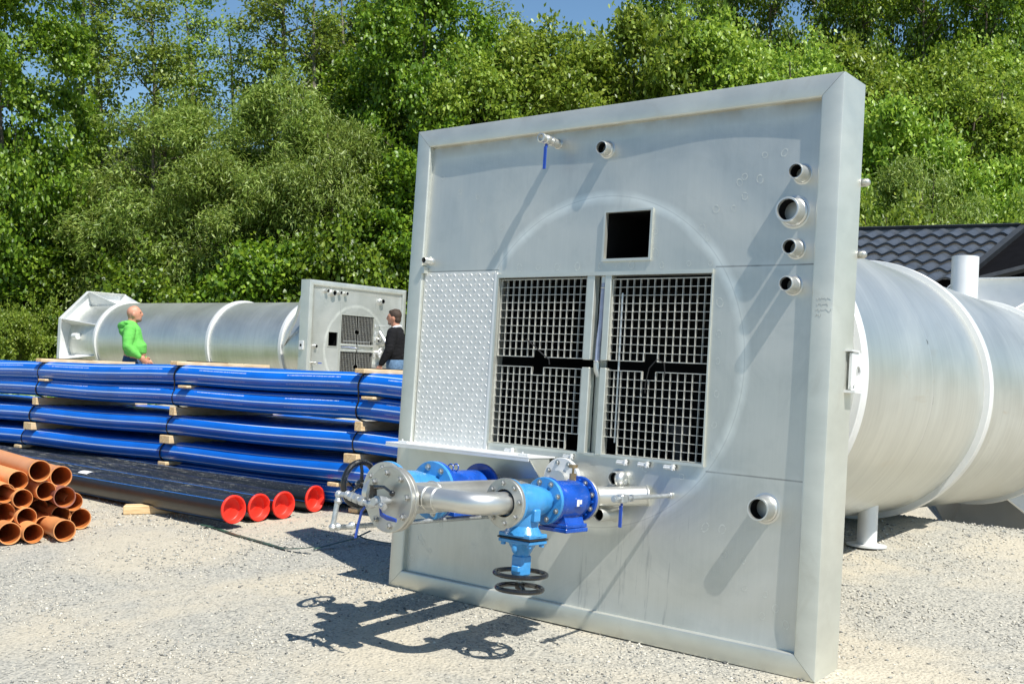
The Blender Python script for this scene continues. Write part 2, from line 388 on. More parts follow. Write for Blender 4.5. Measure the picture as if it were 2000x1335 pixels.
tag(link('gravel_stones', stones()), 'loose grey and beige gravel stones scattered over the yard', 'gravel', kind='stuff')
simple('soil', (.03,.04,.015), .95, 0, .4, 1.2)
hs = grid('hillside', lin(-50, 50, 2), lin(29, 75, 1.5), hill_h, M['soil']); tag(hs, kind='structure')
# ------------------------------------------------------------------ steel tanks
def L_(u, v, w): return Vector((u, -w, v))
def plate_y(u, v):
    d = .040+.006*math.sin((u+.35)*4.4)*sm(1.9, 2.5, v)+.005*math.sin(u*3.1+v*2.3)
    edge = min(u-.1, 2.575-u, v-.1, 2.63-v); return d*(.78+.22*sm(-.02, .10, edge)) if edge < .10 else d
HOLES = [(.680, 2.052, .893, 1.856), (1.400, 1.676, 1.924, 2.168)]
MARKS = [(0.191,2.452),(0.34,2.355),(0.481,2.316),(0.525,2.178),(0.676,2.13),(0.636,1.988),(0.682,1.896),(0.824,1.893),(0.956,1.892),(1.086,1.892),(1.222,1.891),(1.371,1.889),(1.467,1.895),(1.569,1.89),(1.751,1.885),(1.909,1.888),(2.03,1.887),(1.703,2.058),(1.712,1.952),(2.007,2.012),(1.974,2.063),(2.046,2.152),(2.142,2.149),(2.198,2.205),(2.166,2.273),(2.191,2.3),(2.272,2.282),(2.29,2.397),(2.389,2.4),(2.093,1.693),(2.096,1.54),(2.098,1.409),(2.10,1.25),(2.095,1.1),(2.1,.96),(0.195,0.309),(0.224,0.282),(0.28,0.243),(0.265,0.197),(0.353,0.404),(0.147,0.185),(2.074,0.607),(2.166,0.609),(2.182,0.491),(2.284,0.48),(2.298,0.354),(2.403,0.341),(2.394,0.241),(2.512,0.222),(2.458,0.286),(1.3,.79),(1.72,.86),(1.93,.835),(.45,.55),(.62,.33)]
def build_front(T):
    # frame: four mitred folded channels
    cs = [(0, .250), (0, .012), (.0035, .0035), (.012, 0), (.097, 0), (.1035, .003), (.107, .010), (.107, .075), (.014, .075), (.014, .250)]
    co = [(0, 0), (PW, 0), (PW, PH), (0, PH)]; dirs = [(1, 0), (0, 1), (-1, 0), (0, -1)]
    for k in range(4):
        A = co[k]; B = co[(k+1) % 4]; e = dirs[k]; inn = dirs[(k+1) % 4]; g = .0012
        vs = []
        for P_, sg in ((A, 1), (B, -1)):
            for (s, dp) in cs:
                vs.append((P_[0]+s*(inn[0]+sg*e[0])+sg*g*e[0], dp, P_[1]+s*(inn[1]+sg*e[1])+sg*g*e[1]))
        n = len(cs); mb = MB(); mb.add(vs, [(i, (i+1) % n, n+(i+1) % n, n+i) for i in range(n)]+[tuple(range(n)), tuple(range(n, 2*n))[::-1]])
        mb.obj('frame_channel', M['steel_frame'], T, 25)
    # face plate grid with its two openings, rings of ground weld marks on it
    xs = sorted(set([.09, 2.588]+[h[i] for h in HOLES for i in (0, 1)]+[.68, 1.4, 1.676])); zs = sorted(set([.09, 2.645]+[h[i] for h in HOLES for i in (2, 3)]))
    def fill(a, st=.045):
        out = [a[0]]
        for p, q in zip(a, a[1:]):
            n = max(1, int(round((q-p)/st))); out += [p+(q-p)*i/n for i in range(1, n+1)]
        return out
    xs = fill(xs); zs = fill(zs); nx = len(xs); mb = MB()
    vs = [(x, plate_y(x, z), z) for z in zs for x in xs]; fs = []
    for j in range(len(zs)-1):
        for i in range(nx-1):
            cx = (xs[i]+xs[i+1])/2; cz = (zs[j]+zs[j+1])/2
            if any(h[0] < cx < h[1] and h[2] < cz < h[3] for h in HOLES): continue
            fs.append((j*nx+i, j*nx+i+1, (j+1)*nx+i+1, (j+1)*nx+i))
    mb.add(vs, fs)
    r2 = random.Random(4)
    for (u, v) in MARKS:
        rx = r2.uniform(.012, .019); rz = rx*r2.uniform(1.0, 1.45); an = r2.uniform(-.6, .6); n = 18; ring = []
        for q in range(n):
            t = 2*math.pi*q/n
            for f in (r2.uniform(.70, .86), r2.uniform(.95, 1.12)):
                x = rx*f*math.cos(t); z = rz*f*math.sin(t); x, z = x*math.cos(an)-z*math.sin(an), x*math.sin(an)+z*math.cos(an)
                ring.append((u+x, plate_y(u+x, v+z)-.0012, v+z))
        mb.add(ring, [(2*q, 2*q+1, 2*((q+1) % n)+1, 2*((q+1) % n)) for q in range(n) if r2.random() > .12], 1)
    mb.obj('face_plate', [M['steel_face'], M['weld_mark']], T, 50)
    # window surround and opening surround
    mb = MB(); a, b, c, d = HOLES[1]
    for lo, hi in (((a-.012, .026, c-.014), (b+.012, .052, c)), ((a-.012, .026, d), (b+.012, .052, d+.010)), ((a-.012, .026, c), (a, .052, d)), ((b, .026, c), (b+.012, .052, d))): mb.box(lo, hi)
    mb.obj('window_frame', M['steel_frame'], T)
    mb = MB(); a, b, c, d = HOLES[0]
    for lo, hi in (((a, .030, c), (b, .10, c+.014)), ((a, .022, d-.02), (b, .10, d)), ((a, .022, c+.014), (a+.014, .10, d-.02)), ((b-.008, .03, c+.014), (b, .10, d-.02))): mb.box(lo, hi)
    mb.obj('opening_frame', M['steel_frame'], T)
    mb = MB()
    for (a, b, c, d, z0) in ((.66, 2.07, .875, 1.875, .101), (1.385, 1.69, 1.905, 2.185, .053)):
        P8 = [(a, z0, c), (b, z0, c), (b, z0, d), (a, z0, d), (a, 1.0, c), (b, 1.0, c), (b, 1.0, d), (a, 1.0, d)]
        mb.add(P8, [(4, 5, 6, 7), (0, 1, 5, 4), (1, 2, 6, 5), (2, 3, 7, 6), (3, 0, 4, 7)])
    mb.obj('shade_box', M['painted_shade'], T, smooth=False)  # black boxes added behind the openings so the interior looks unlit
    for (x, z, s) in ((1.20, 1.02, 1), (1.75, 1.0, 1.1)):
        mb = MB(); mb.bbox((x, .28, z+.05*s), (.065*s, .02, .03*s), .01); mb.bbox((x+.01, .30, z-.04*s), (.035*s, .02, .07*s), .008)
        mb.cyl((x-.035*s, .262, z+.05*s), (x-.035*s, .25, z+.05*s), .012*s); mb.cyl((x+.035*s, .262, z+.05*s), (x+.035*s, .25, z+.05*s), .012*s)
        mb.obj('pump_bracket', M['dim_bracket'], T)
    # mullions, each broken by the dark gap
    for (a, b) in ((1.303, 1.352), (1.418, 1.458)):
        for (c, d) in ((.900, 1.352), (1.392, 1.838)):
            mb = MB(); mb.bbox(((a+b)/2, .052, (c+d)/2), ((b-a)/2, .026, (d-c)/2), .003); mb.obj('mullion', M['steel_frame'], T)
    mb = MB(); mb.box((1.352, .085, .90), (1.418, .095, 1.838)); mb.obj('mullion_back', M['steel_frame'], T)
    mb = MB(); mb.tube([(1.392, .06, 1.80), (1.393, .055, 1.72), (1.395, .05, 1.6), (1.385, .05, 1.48), (1.383, .05, 1.38)], .014, 12)
    mb.tube([(1.383, .05, 1.38), (1.385, .05, 1.34), (1.395, .06, 1.31)], .019, 12, 1); mb.torus((1.392, .059, 1.775), (0, 0, 1), .015, .004, 16, 6, 1); mb.torus((1.383, .05, 1.385), (0, 0, 1), .016, .004, 16, 6, 1)
    mb.cyl((1.392, .062, 1.80), (1.392, .062, 1.835), .018, mi=1); mb.obj('sight_hose', [M['hose_clear'], M['steel_pipe']], T)
    # gratings
    def grating(u0, u1, v0, v1, nx, nz, gone):
        mb = MB(); dx = (u1-u0)/nx; dz = (v1-v0)/nz; has = lambda i, j: 0 <= i < nx and 0 <= j < nz and (i, j) not in gone; t = .0013
        for i in range(nx+1):
            for j in range(nz):
                if has(i-1, j) or has(i, j):
                    b = not (has(i-1, j) and has(i, j)); tt = t*1.7 if b else t
                    mb.box((u0+i*dx-tt, .048 if not b else .0465, v0+j*dz), (u0+i*dx+tt, .062, v0+(j+1)*dz))
        for j in range(nz+1):
            for i in range(nx):
                if has(i, j-1) or has(i, j):
                    b = not (has(i, j-1) and has(i, j)); tt = t*1.5 if b else t
                    mb.box((u0+i*dx, .0495 if not b else .047, v0+j*dz-tt), (u0+(i+1)*dx, 0.061, v0+j*dz+tt))
        mb.obj('grating', M['grate_steel'], T, smooth=False)
    grating(.700, 1.290, 1.398, 1.826, 14, 10, {(6, 0), (7, 0)})
    grating(.695, 1.288, .911, 1.342, 14, 10, {(6, 9), (7, 9), (12, 0), (13, 0), (12, 1), (13, 1)})
    grating(1.460, 2.042, 1.394, 1.818, 14, 10, {(5, 0), (6, 0)})
    grating(1.452, 2.040, .911, 1.342, 14, 10, {(5, 9), (6, 9), (0, 0), (1, 0), (0, 1), (1, 1)})
    mb = MB(); mb.cyl((1.516, .06, .97), (1.516, .055, 1.745), .006); mb.obj('threaded_rod', M['galvanised'], T)
    for pts in ([(.90, .047, 1.494), (.97, .03, 1.46), (1.02, .035, 1.42), (1.067, .047, 1.387), (1.07, .05, 1.36)], [(1.80, .05, 1.33), (1.797, .04, 1.39), (1.77, .015, 1.405), (1.73, .01, 1.36), (1.70, .03, 1.28), (1.69, .047, 1.235)]):
        mb = MB(); mb.tube(pts, .0032, 6); mb.obj('tie_wire', M['gasket'], T)
    # tread plate with raised lozenges
    mb = MB(); mb.box((.112, .026, .852), (.662, .034, 1.876)); k = 0
    nz = 34; nxx = 17
    for j in range(nz):
        for i in range(nxx):
            x = .112+.016+(.55-.032)*i/(nxx-1); z = .852+.016+(1.024-.032)*j/(nz-1); s = 1 if (i+j) % 2 else -1
            if True:
                dx, dz = (.0095, .0095*s*.9); px_, pz_ = (-.0035*s, .0035)
                mb.add([(x-dx, .0262, z-dz), (x+px_, .0262, z+pz_), (x+dx, .0262, z+dz), (x-px_, .0262, z-pz_), (x-dx*.35, .0232, z-dz*.35), (x+dx*.35, .0232, z+dz*.35)], [(0, 1, 4), (1, 5, 4), (1, 2, 5), (2, 3, 5), (3, 4, 5), (3, 0, 4)])
    mb.obj('tread_plate', M['tread_steel'], T, 10)
    mb = MB(); mb.box((.664, .022, .856), (.680, .034, 1.868)); mb.obj('edge_strip', M['steel_pale'], T)
    mb = MB(); mb.box((.11, -.004, 1.872), (.132, .03, 1.91)); mb.obj('tread_clip', M['steel_frame'], T)
    for x in (.848, 1.25, 1.59, 1.719, 1.869):
        mb = MB(); mb.bbox((x, .028, .882), (.03, .010, .004), .001); mb.cyl((x-.03, .022, .872), (x+.03, .022, .872), .007, n=10); mb.box((x+.018, .012, .862), (x+.026, .036, .892)); mb.obj('hinge', M['steel_pale'], T)
    # nozzles on the plate
    def nozzle(u, v, r, ln, name='nozzle', col=1.15):
        y0 = plate_y(u, v); mb = MB(); ri = r*.84
        mb.lathe((u, y0, v), (0, -1, 0), [(-.06, ri), (-.06, r*1.12), (0, r*1.16), (.008, r*1.12), (.014, r), (ln-.004, r), (ln, r-.002), (ln, ri), (-.06, ri)], 36, cap0=False, cap1=False)
        mb.lathe((u, y0, v), (0, -1, 0), [(-.02, r*1.35), (.0015, r*1.33), (.004, r*1.15)], 36, cap0=False, cap1=False)
        mb.lathe((u, y0, v), (0, -1, 0), [(-.0595, ri-.0005), (ln-.02, ri-.0005)], 36, mi=1, cap1=False)  # near-black sleeve, shade of the bore put into its colour
        return mb.obj(name, [M['steel_pipe'], M['painted_shade']], T)
    nozzle(1.374, 2.509, .036, .062); nozzle(2.485, 2.29, .037, .085); nozzle(2.455, 2.113, .059, .085); nozzle(2.474, 1.94, .037, .085)
    nozzle(2.468, 1.77, .036, .085); nozzle(2.385, .733, .055, .085); nozzle(.145, 1.946, .020, .06)
    nozzle(1.562, .612, .034, .16); nozzle(1.565, .792, .036, .05)
    mb = MB(); y0 = plate_y(1.6, .79); mb.torus((1.60, y0-.028, .79), (1, 0, 0), .018, .026, 24, 12); mb.obj('elbow_nozzle', M['steel_pipe'], T)
    # ball valve on the top nozzle
    v_ = nozzle(1.047, 2.571, .022, .05); mb = MB(); u, z = 1.047, 2.571; y = plate_y(u, z)
    mb.lathe((u, y, z), (0, -1, 0), [(.05, .016), (.052, .025), (.066, .025), (.068, .018), (.08, .018), (.086, .024), (.105, .027), (.118, .024), (.122, .019), (.134, .019), (.136, .026), (.158, .026), (.160, .019), (.14, .019)], 18, cap0=False)
    bv = mb.obj('ball_valve', M['steel_pipe'], T)
    mb = MB(); mb.cyl((u, y-.105, z-.02), (u, y-.105, z-.042), .008); mb.bbox((u, y-.112, z-.10), (.010, .003, .062), .002); mb.obj('lever', M['blue_lever'], bv)
    # pencilled note on the frame: four unreadable scribbled lines
    mb = MB(); r3 = random.Random(9)
    for j, w in enumerate((.075, .06, .085, .035)):
        pts = []; n = int(w/.004)
        for i in range(n): pts.append((2.60-.001*j+i*.004, -.0008, 1.705-j*.026+r3.uniform(-.009, .009)*(1 if r3.random() > .25 else .2)))
        mb.tube(pts, 0.0006, 4)
    mb.obj('pencil_note', M['pencil'], T)
def hexbolt(mb, p, ax, r=.011, h=.009, mi=0):
    mb.lathe(p, ax, [(0, r*1.35), (.0025, r*1.35)], 14, mi, cap0=False); mb.lathe(Vector(p)+Vector(ax)*.0025, ax, [(0, r), (h*.8, r), (h, r*.82)], 6, mi, cap0=False)
def flange(name, parent, c, ax, R_, th, mat, ri=0., nb=8, rb=None, bolts=0, boltr=.011, ph=.39, face=True):
    """disc from c along ax by th; bolts=+1/-1/2 which sides carry heads"""
    c = Vector(c); ax = Vector(ax).normalized(); mb = MB(); b = .003
    prof = [(0, max(ri, .001)), (0, R_-b), (b, R_), (th-b, R_), (th, R_-b), (th, max(ri, .001))]
    mb.lathe(c, ax, prof, 48, cap0=ri == 0, cap1=ri == 0, close=ri > 0)
    o = mb.obj(name, mat, parent); rb = rb or R_*.8; X, Y, _ = frame_of(ax); me = {}
    for k in range(nb if bolts else 0):
        a = 2*math.pi*(k+ph)/nb; D = X*math.cos(a)+Y*math.sin(a)
        for sd in ((1,) if bolts == 1 else (-1,) if bolts == -1 else (1, -1)):
            if sd not in me:
                b2 = MB(); hexbolt(b2, (0, 0, 0), ax*sd, boltr, boltr*.85)
                b2.cyl(ax*sd*boltr*.7, ax*sd*boltr*1.45, boltr*.52, n=10); me[sd] = b2.mesh('bolt', M['steel_bolt'])
            q = link('bolt', me[sd], parent if name == 'x' else o); q.location = c+ax*(th if sd > 0 else 0)+D*rb
    return o
def handwheel(parent, c, ax, R_, r=.011, nsp=3, ph=0.):
    mb = MB(); X, Y, A = frame_of(ax); c = Vector(c); mb.torus(c, ax, R_-r, r, 48, 10)
    for k in range(nsp):
        a = 2*math.pi*(k/nsp)+ph; D = X*math.cos(a)+Y*math.sin(a); mb.tube([c-A*.012, c-A*.014+D*(R_*.5), c+D*(R_-r)], [.013, .010, .011], 8, sq=(1, .7))
    mb.lathe(c-A*.028, A, [(0, .018), (0, .024), (.03, .022), (.032, .016)], 20)
    return mb.obj('handwheel', M['black_paint'], parent)
def build_pipework(T):
    nA = Vector((0, -1, 0)); dX = Vector((1, 0, 0)); uZ = Vector((0, 0, 1)); F_ = M['steel_flange']; LB = M['valve_lightblue']; DB = M['valve_darkblue']
    # ---------- front chain at u=1.50
    u1, v1 = 1.50, .69
    P_ = lambda w, u=u1, v=v1: L_(u, v, w)
    mb = MB(); mb.cyl(P_(-.05), P_(.14), .057, n=32); mb.obj('stub_pipe', M['steel_pipe'], T)
    flange('steel_flange', T, P_(.178), nA, .110, .020, F_, .05)
    mb = MB(); mb.lathe(P_(.20), nA, [(0, .050), (.018, .062), (.03, .088), (.05, .093), (.20, .093), (.235, .082), (.262, .062), (.275, .05)], 40)
    mb.prism([P_(.25)+Vector((-.052, 0, -.06)), P_(.25)+Vector((.052, 0, -.06)), P_(.25)+Vector((.074, 0, -.128)), P_(.25)+Vector((-.074, 0, -.128))], (0, -.15, 0))
    mb.bbox(P_(.325)+Vector((0, 0, -.120)), (.082, .085, .009), .003); mb.bbox(P_(.325)+Vector((0, 0, -.1405)), (.086, .089, .010), .003)
    mb.bbox(P_(.335)+Vector((.090, 0, -.005)), (.006, .030, .022), .003)
    for sx in (-1, 1):
        for sy in (-1, 1): hexbolt(mb, P_(.325)+Vector((sx*.062, sy*.066, -.112)), (0, 0, 1), .009, .008)
    for k in range(8):
        a = 2*math.pi*(k+.9)/8; D = dX*math.cos(a)+uZ*math.sin(a); mb.cyl(P_(.20)+D*.092, P_(.235)+D*.092, .007, n=8)
    cv = mb.obj('check_valve', DB, T)
    flange('flange', cv, P_(.200), nA, .112, .018, DB, .04, bolts=1, boltr=.0105); flange('flange', cv, P_(.462), nA, .112, .018, DB, .04)
    mb = MB(); mb.box((u1+.0965, -.357, v1-.022), (u1+.098, -.338, v1+.010)); mb.box((u1+.0965, -.333, v1-.012), (u1+.098, -.318, v1+.008)); mb.obj('white_tag', M['white_mark'], cv)
    mb = MB(); b0 = P_(.27)+uZ*.09; mb.cyl(b0, b0+uZ*.035, .017, n=6); mb.cyl(b0+uZ*.035, b0+uZ*.062, .006); mb.cyl(b0+uZ*.062, b0+uZ*.078, .022, n=16); mb.obj('air_vent', M['brass'], cv)
    # light blue gate valve, bonnet and wheel hanging down
    mb = MB(); mb.lathe(P_(.500), nA, [(0, .06), (.03, .068), (.09, .080), (.14, .086), (.19, .080), (.235, .066), (.255, .06)], 32)
    c0 = P_(.640)
    mb.tube([c0, c0-uZ*.11, c0-uZ*.15], [.072, .062, .085], 28, sq=(1, 1.15)); mb.bbox(c0-uZ*.152, (.094, .066, .010), .004)
    mb.bbox(c0+Vector((.075, -.01, -.055)), (.016, .022, .03), .006)
    gv = mb.obj('gate_valve', LB, T)
    flange('flange', gv, P_(.482), nA, .112, .018, LB, .04, bolts=1, boltr=.0105); flange('flange', gv, P_(.757), nA, .112, .016, LB, .04)
    mb = MB(); mb.bbox(c0-uZ*.166, (.098, .070, .0035), .002); mb.obj('gasket', M['gasket'], gv)
    mb = MB(); b = c0-uZ*.172; mb.bbox(b-uZ*.008, (.094, .066, .008), .003); mb.tube([b-uZ*.012, b-uZ*.055, b-uZ*.075], [.07, .046, .036], 22); mb.bbox(b-uZ*.12, (.036, .036, .05), .01)
    for sx in (-1, 1):
        for sy in (-1, 1): mb.cyl(b+Vector((sx*.076, sy*.048, -.012)), b+Vector((sx*.076, sy*.048, -.03)), .012, n=12)
    mb.bbox(b+Vector((0, -.034, -.135)), (.026, .012, .018), .008); mb.sphere(b+Vector((0, -.055, -.035)), (.018, .014, .028), 12, 8); mb.obj('bonnet', LB, gv)
    mb = MB(); mb.cyl(b-uZ*.168, b-uZ*.235, .009); mb.cyl(b-uZ*.225, b-uZ*.245, .013, n=6); mb.obj('stem', M['steel_bolt'], gv)
    handwheel(gv, b-uZ*.160, (0, 0, 1), .132, .011, 3, .4); handwheel(gv, b-uZ*.228, (0, 0, -1), .118, .012, 3, 1.2)
    # steel flange facing the camera, elbow and crossover
    flange('steel_flange', T, P_(.775), nA, .114, .022, F_, .064, bolts=1, boltr=.0115, ph=.15)
    mb = MB(); mb.lathe(P_(.772), nA, [(0, .060), (.0, .063), (.012, .063), (.014, .056)], 40, cap0=False, cap1=False); mb.obj('gasket', M['gasket'], T)
    ue, we, re = 1.50, .985, .052; pts = [P_(.76), P_(.86)]
    for k in range(1, 9):
        a = math.pi/2*k/8; pts.append(L_(u1-.11*(1-math.cos(a)), v1, .86+.11*math.sin(a)))
    pts += [L_(u1-.16, v1, .97), L_(u1-.25, v1-.002, .975)]
    mb = MB(); mb.tube(pts, re, 28); mb.tube([L_(u1-.23, v1-.002, .974), L_(u1-.46, v1-.01, .965)], [re*1.03, .058], 28)
    for q in (.24, .30): mb.torus(L_(u1-q, v1-.003, .973), (1, 0, 0), re+.0015, .004, 28, 6)
    mb.obj('elbow_pipe', M['steel_pipe'], T)
    # ---------- header pipe along n at u=1.06 with the blind flange
    uh, vh = 1.055, .668; H_ = lambda w, du=0, dv=0: L_(uh+du, vh+dv, w)
    mb = MB(); mb.cyl(H_(-.05), H_(1.055), .074, n=36); mb.torus(H_(.80), nA, .075, .005, 36, 6); mb.cyl(H_(.94), H_(.94)+Vector((-.27, .0, .0)), .066, n=32)
    mb.obj('header_pipe', M['steel_pipe'], T)
    flange('steel_flange', T, H_(1.040), nA, .150, .024, F_, .07, bolts=-1, boltr=.013)
    mb = MB(); mb.lathe(H_(1.064), nA, [(0, .143), (.004, .143)], 40); mb.obj('gasket', M['gasket'], T)
    bf = flange('blind_flange', T, H_(1.068), nA, .152, .024, F_, 0, bolts=1, boltr=.0145, ph=.2)
    fw = 1.092
    # small bore fittings on the blind flange
    mb = MB(); mb.lathe(H_(fw, .01, -.005), nA, [(0, .012), (.025, .012), (.025, .020), (.045, .020), (.047, .024), (.085, .026), (.088, .018), (.105, .018)], 18)
    A0 = H_(fw+.07, .01, -.005); mb.tube([A0+Vector((.012, 0, .004)), A0+Vector((-.05, 0, -.02))], .020, 12); mb.cyl(A0+Vector((.02, -.006, -.012)), A0+Vector((.052, -.012, -.02)), .016, n=6)
    fc = mb.obj('fitting_cluster', M['galvanised'], T)
    A1 = H_(fw+.06, -.02, -.03)
    mb = MB(); mb.tube([A1+Vector((.03, 0, .0)), A1+Vector((.05, -.01, -.03)), A1+Vector((.10, -.02, -.04)), A1+Vector((.16, -.02, -.045))], [.007, .009, .009, .007], 8, sq=(.6, 1.3)); mb.obj('lever', M['blue_lever'], fc)
    mb = MB(); mb.tube([A1+Vector((-.055, -.01, -.01)), A1+Vector((-.07, -.015, -.03)), A1+Vector((-.085, -.02, -.10)), A1+Vector((-.095, -.02, -.155))], .013, 8, sq=(1.0, .3)); mb.obj('lever', M['blue_lever'], fc)
    mb = MB(); B0 = A0+Vector((-.04, 0, .06)); mb.tube([B0, B0+Vector((.10, -.03, .012)), B0+Vector((.17, -.05, -.006))], [.012, .007, .006], 8); mb.sphere(B0+Vector((.175, -.052, -.008)), .014); mb.lathe(B0+Vector((0, .0, -.05)), (0, 0, 1), [(0, .02), (.05, .016), (.06, .02)], 14); mb.obj('black_lever', M['black_paint'], fc)
    # small bore loop: along -d, down, back to the plate
    z1 = vh-.03; wl_ = fw+.085
    a = A0+Vector((-.05, 0, -.02)); pA = L_(.865, .672, 1.17); pB = L_(.81, .668, 1.175); pC = L_(.800, .515, 1.19); pD = L_(.80, .511, 0.0)
    mb = MB(); mb.tube([a, pA, pB], .0125, 12); mb.tube([pB, pC], .0125, 12); mb.tube([pC, L_(.80, .511, 1.1), pD], .0125, 12)
    for q, ax in ((pB, (1, 0, 0)), (pC, (0, 0, 1)), (pB+Vector((0, 0, -.03)), (0, 0, 1)), (pC+Vector((0, .03, 0)), (0, 1, 0)), (pA, (1, 0, 0)), (pC+Vector((0, .12, 0)), (0, 1, 0))):
        mb.sphere(q, .019, 12, 8); mb.torus(q, ax, .014, .006, 16, 6)
    for t in (.35, .6, .8):
        q = a.lerp(pA, t); mb.lathe(q-Vector((.012, 0, 0)), (1, 0, 0), [(0, .015), (.0, .022), (.022, .022), (.024, .014)], 8)
    mb.obj('small_bore_pipe', M['galvanised'], T)
    # ---------- rear chain at u=.68: gate valve with the wheel to the left
    u2, v2 = .785, .665; Q = lambda w, du=0, dv=0: L_(u2+du, v2+dv, w)
    flange('steel_flange', T, Q(.840), nA, .150, .02, F_, .07, bolts=1, boltr=.013, ph=.2)
    mb = MB(); mb.lathe(Q(.52), nA, [(0, .08), (.05, .09), (.12, .105), (.18, .105), (.25, .09), (.31, .08)], 32); mb.tube([Q(.67), Q(.67, -.16), Q(.67, -.175)], [.085, .07, .10], 24)
    g2 = mb.obj('gate_valve', LB, T); mb = MB(); mb.tube([Q(.67, -.18), Q(.67, -.195), Q(.67, -.24), Q(.67, -.305)], [.10, .09, .05, .04], 20); mb.bbox(Q(.67, -.275), (.04, .036, .036), .01); mb.obj('bonnet', LB, g2)
    flange('flange', g2, Q(.818), nA, .153, .020, LB, .05); flange('flange', g2, Q(.500), nA, .150, .020, LB, .05, bolts=1, boltr=.013, ph=.3)
    mb = MB(); mb.cyl(Q(.67, -.30), Q(.67, -.40), .010); mb.obj('stem', M['steel_bolt'], g2)
    handwheel(g2, Q(.67, -.375, .0), (-1, 0, 0), .130, .016, 3, .5)
    mb = MB(); mb.lathe(Q(.14), nA, [(0, .08), (.03, .10), (.28, .10), (.33, .085), (.36, .08)], 36); mb.bbox(Q(.33, 0, -.12), (.085, .09, .012), .004)
    c2 = mb.obj('check_valve', DB, T); flange('flange', c2, Q(.478), nA, .150, .020, DB, .05); flange('flange', c2, Q(.12), nA, .135, .020, DB, .05)
    for t in (.36, .40):
        mb = MB(); mb.torus(Q(t, .02, .118), (0, 1, 0), .018, .0035, 20, 6); mb.obj('lifting_ring', M['valve_darkblue'], c2)
    mb = MB(); mb.cyl(Q(-.05), Q(.12), .078, n=28); mb.obj('stub_pipe', M['steel_pipe'], T)
    # ---------- white flanged pipe behind, and plain pipes out of the plate
    flange('steel_flange', T, L_(1.30, .76, .075), nA, .115, .02, M['steel_pale'], .05, bolts=1, boltr=.011); 
    mb = MB(); mb.cyl(L_(1.30, .76, -.05), L_(1.30, .76, .08), .057, n=24); mb.cyl(L_(1.30, .76, .09), L_(1.30, .76, .13), .05, n=24); mb.obj('stub_pipe', M['steel_pipe'], T)
    mb = MB(); mb.cyl(L_(1.745, .722, -.048), L_(1.53, .700, .12), .049, n=32); mb.torus(L_(1.738, .721, -.043), (L_(1.53, .7, .12)-L_(1.745, .722, -.048)), .050, .0035, 32, 6); mb.obj('drain_pipe', M['steel_pipe'], T)
    mb = MB(); mb.tube([L_(1.873, .737, -.05), L_(1.873, .737, .46)], .0105, 12); mb.torus(L_(1.873, .737, -.035), nA, .011, .006, 16, 6)
    for t in (.30, .34, .40, .44): mb.lathe(L_(1.873, .737, t), nA, [(0, .012), (0, .017), (.016, .017), (.017, .012)], 8)
    mb.bbox(L_(1.873, .737, .39), (.02, .025, .02), .006)
    sm_ = mb.obj('sample_line', M['galvanised'], T); mb = MB(); mb.cyl(L_(1.873, .717, .39), L_(1.873, .70, .39), .006); mb.bbox(L_(1.876, .655, .40), (.009, .003, .05), .002); mb.obj('lever', M['blue_lever'], sm_)
    # ---------- shelf over the pipework
    mb = MB(); mb.bbox((.63, -.080, .862), (.530, .115, .0045), .002); mb.box((.102, -.197, .8425), (1.158, -.190, .856))
    sh = mb.obj('shelf', M['steel_pale'], T)
    mb = MB(); mb.box((.112, -.012, .685), (1.152, -.006, .8565)); mb.obj('shelf_web', M['steel_frame'], sh)
    mb = MB(); mb.prism([(1.150, -.014, .856), (1.150, -.185, .8565), (1.150, -.014, .69)], (.006, 0, 0)); mb.obj('gusset', M['steel_frame'], sh)
    for (x, y) in ((.20, -.15), (1.09, -.15)):
        mb = MB(); mb.bbox((x, y, .872), (.035, .008, .005), .002); mb.cyl((x-.01, y, .866), (x-.01, y, .887), .005); mb.obj('hinge', M['steel_pale'], sh)
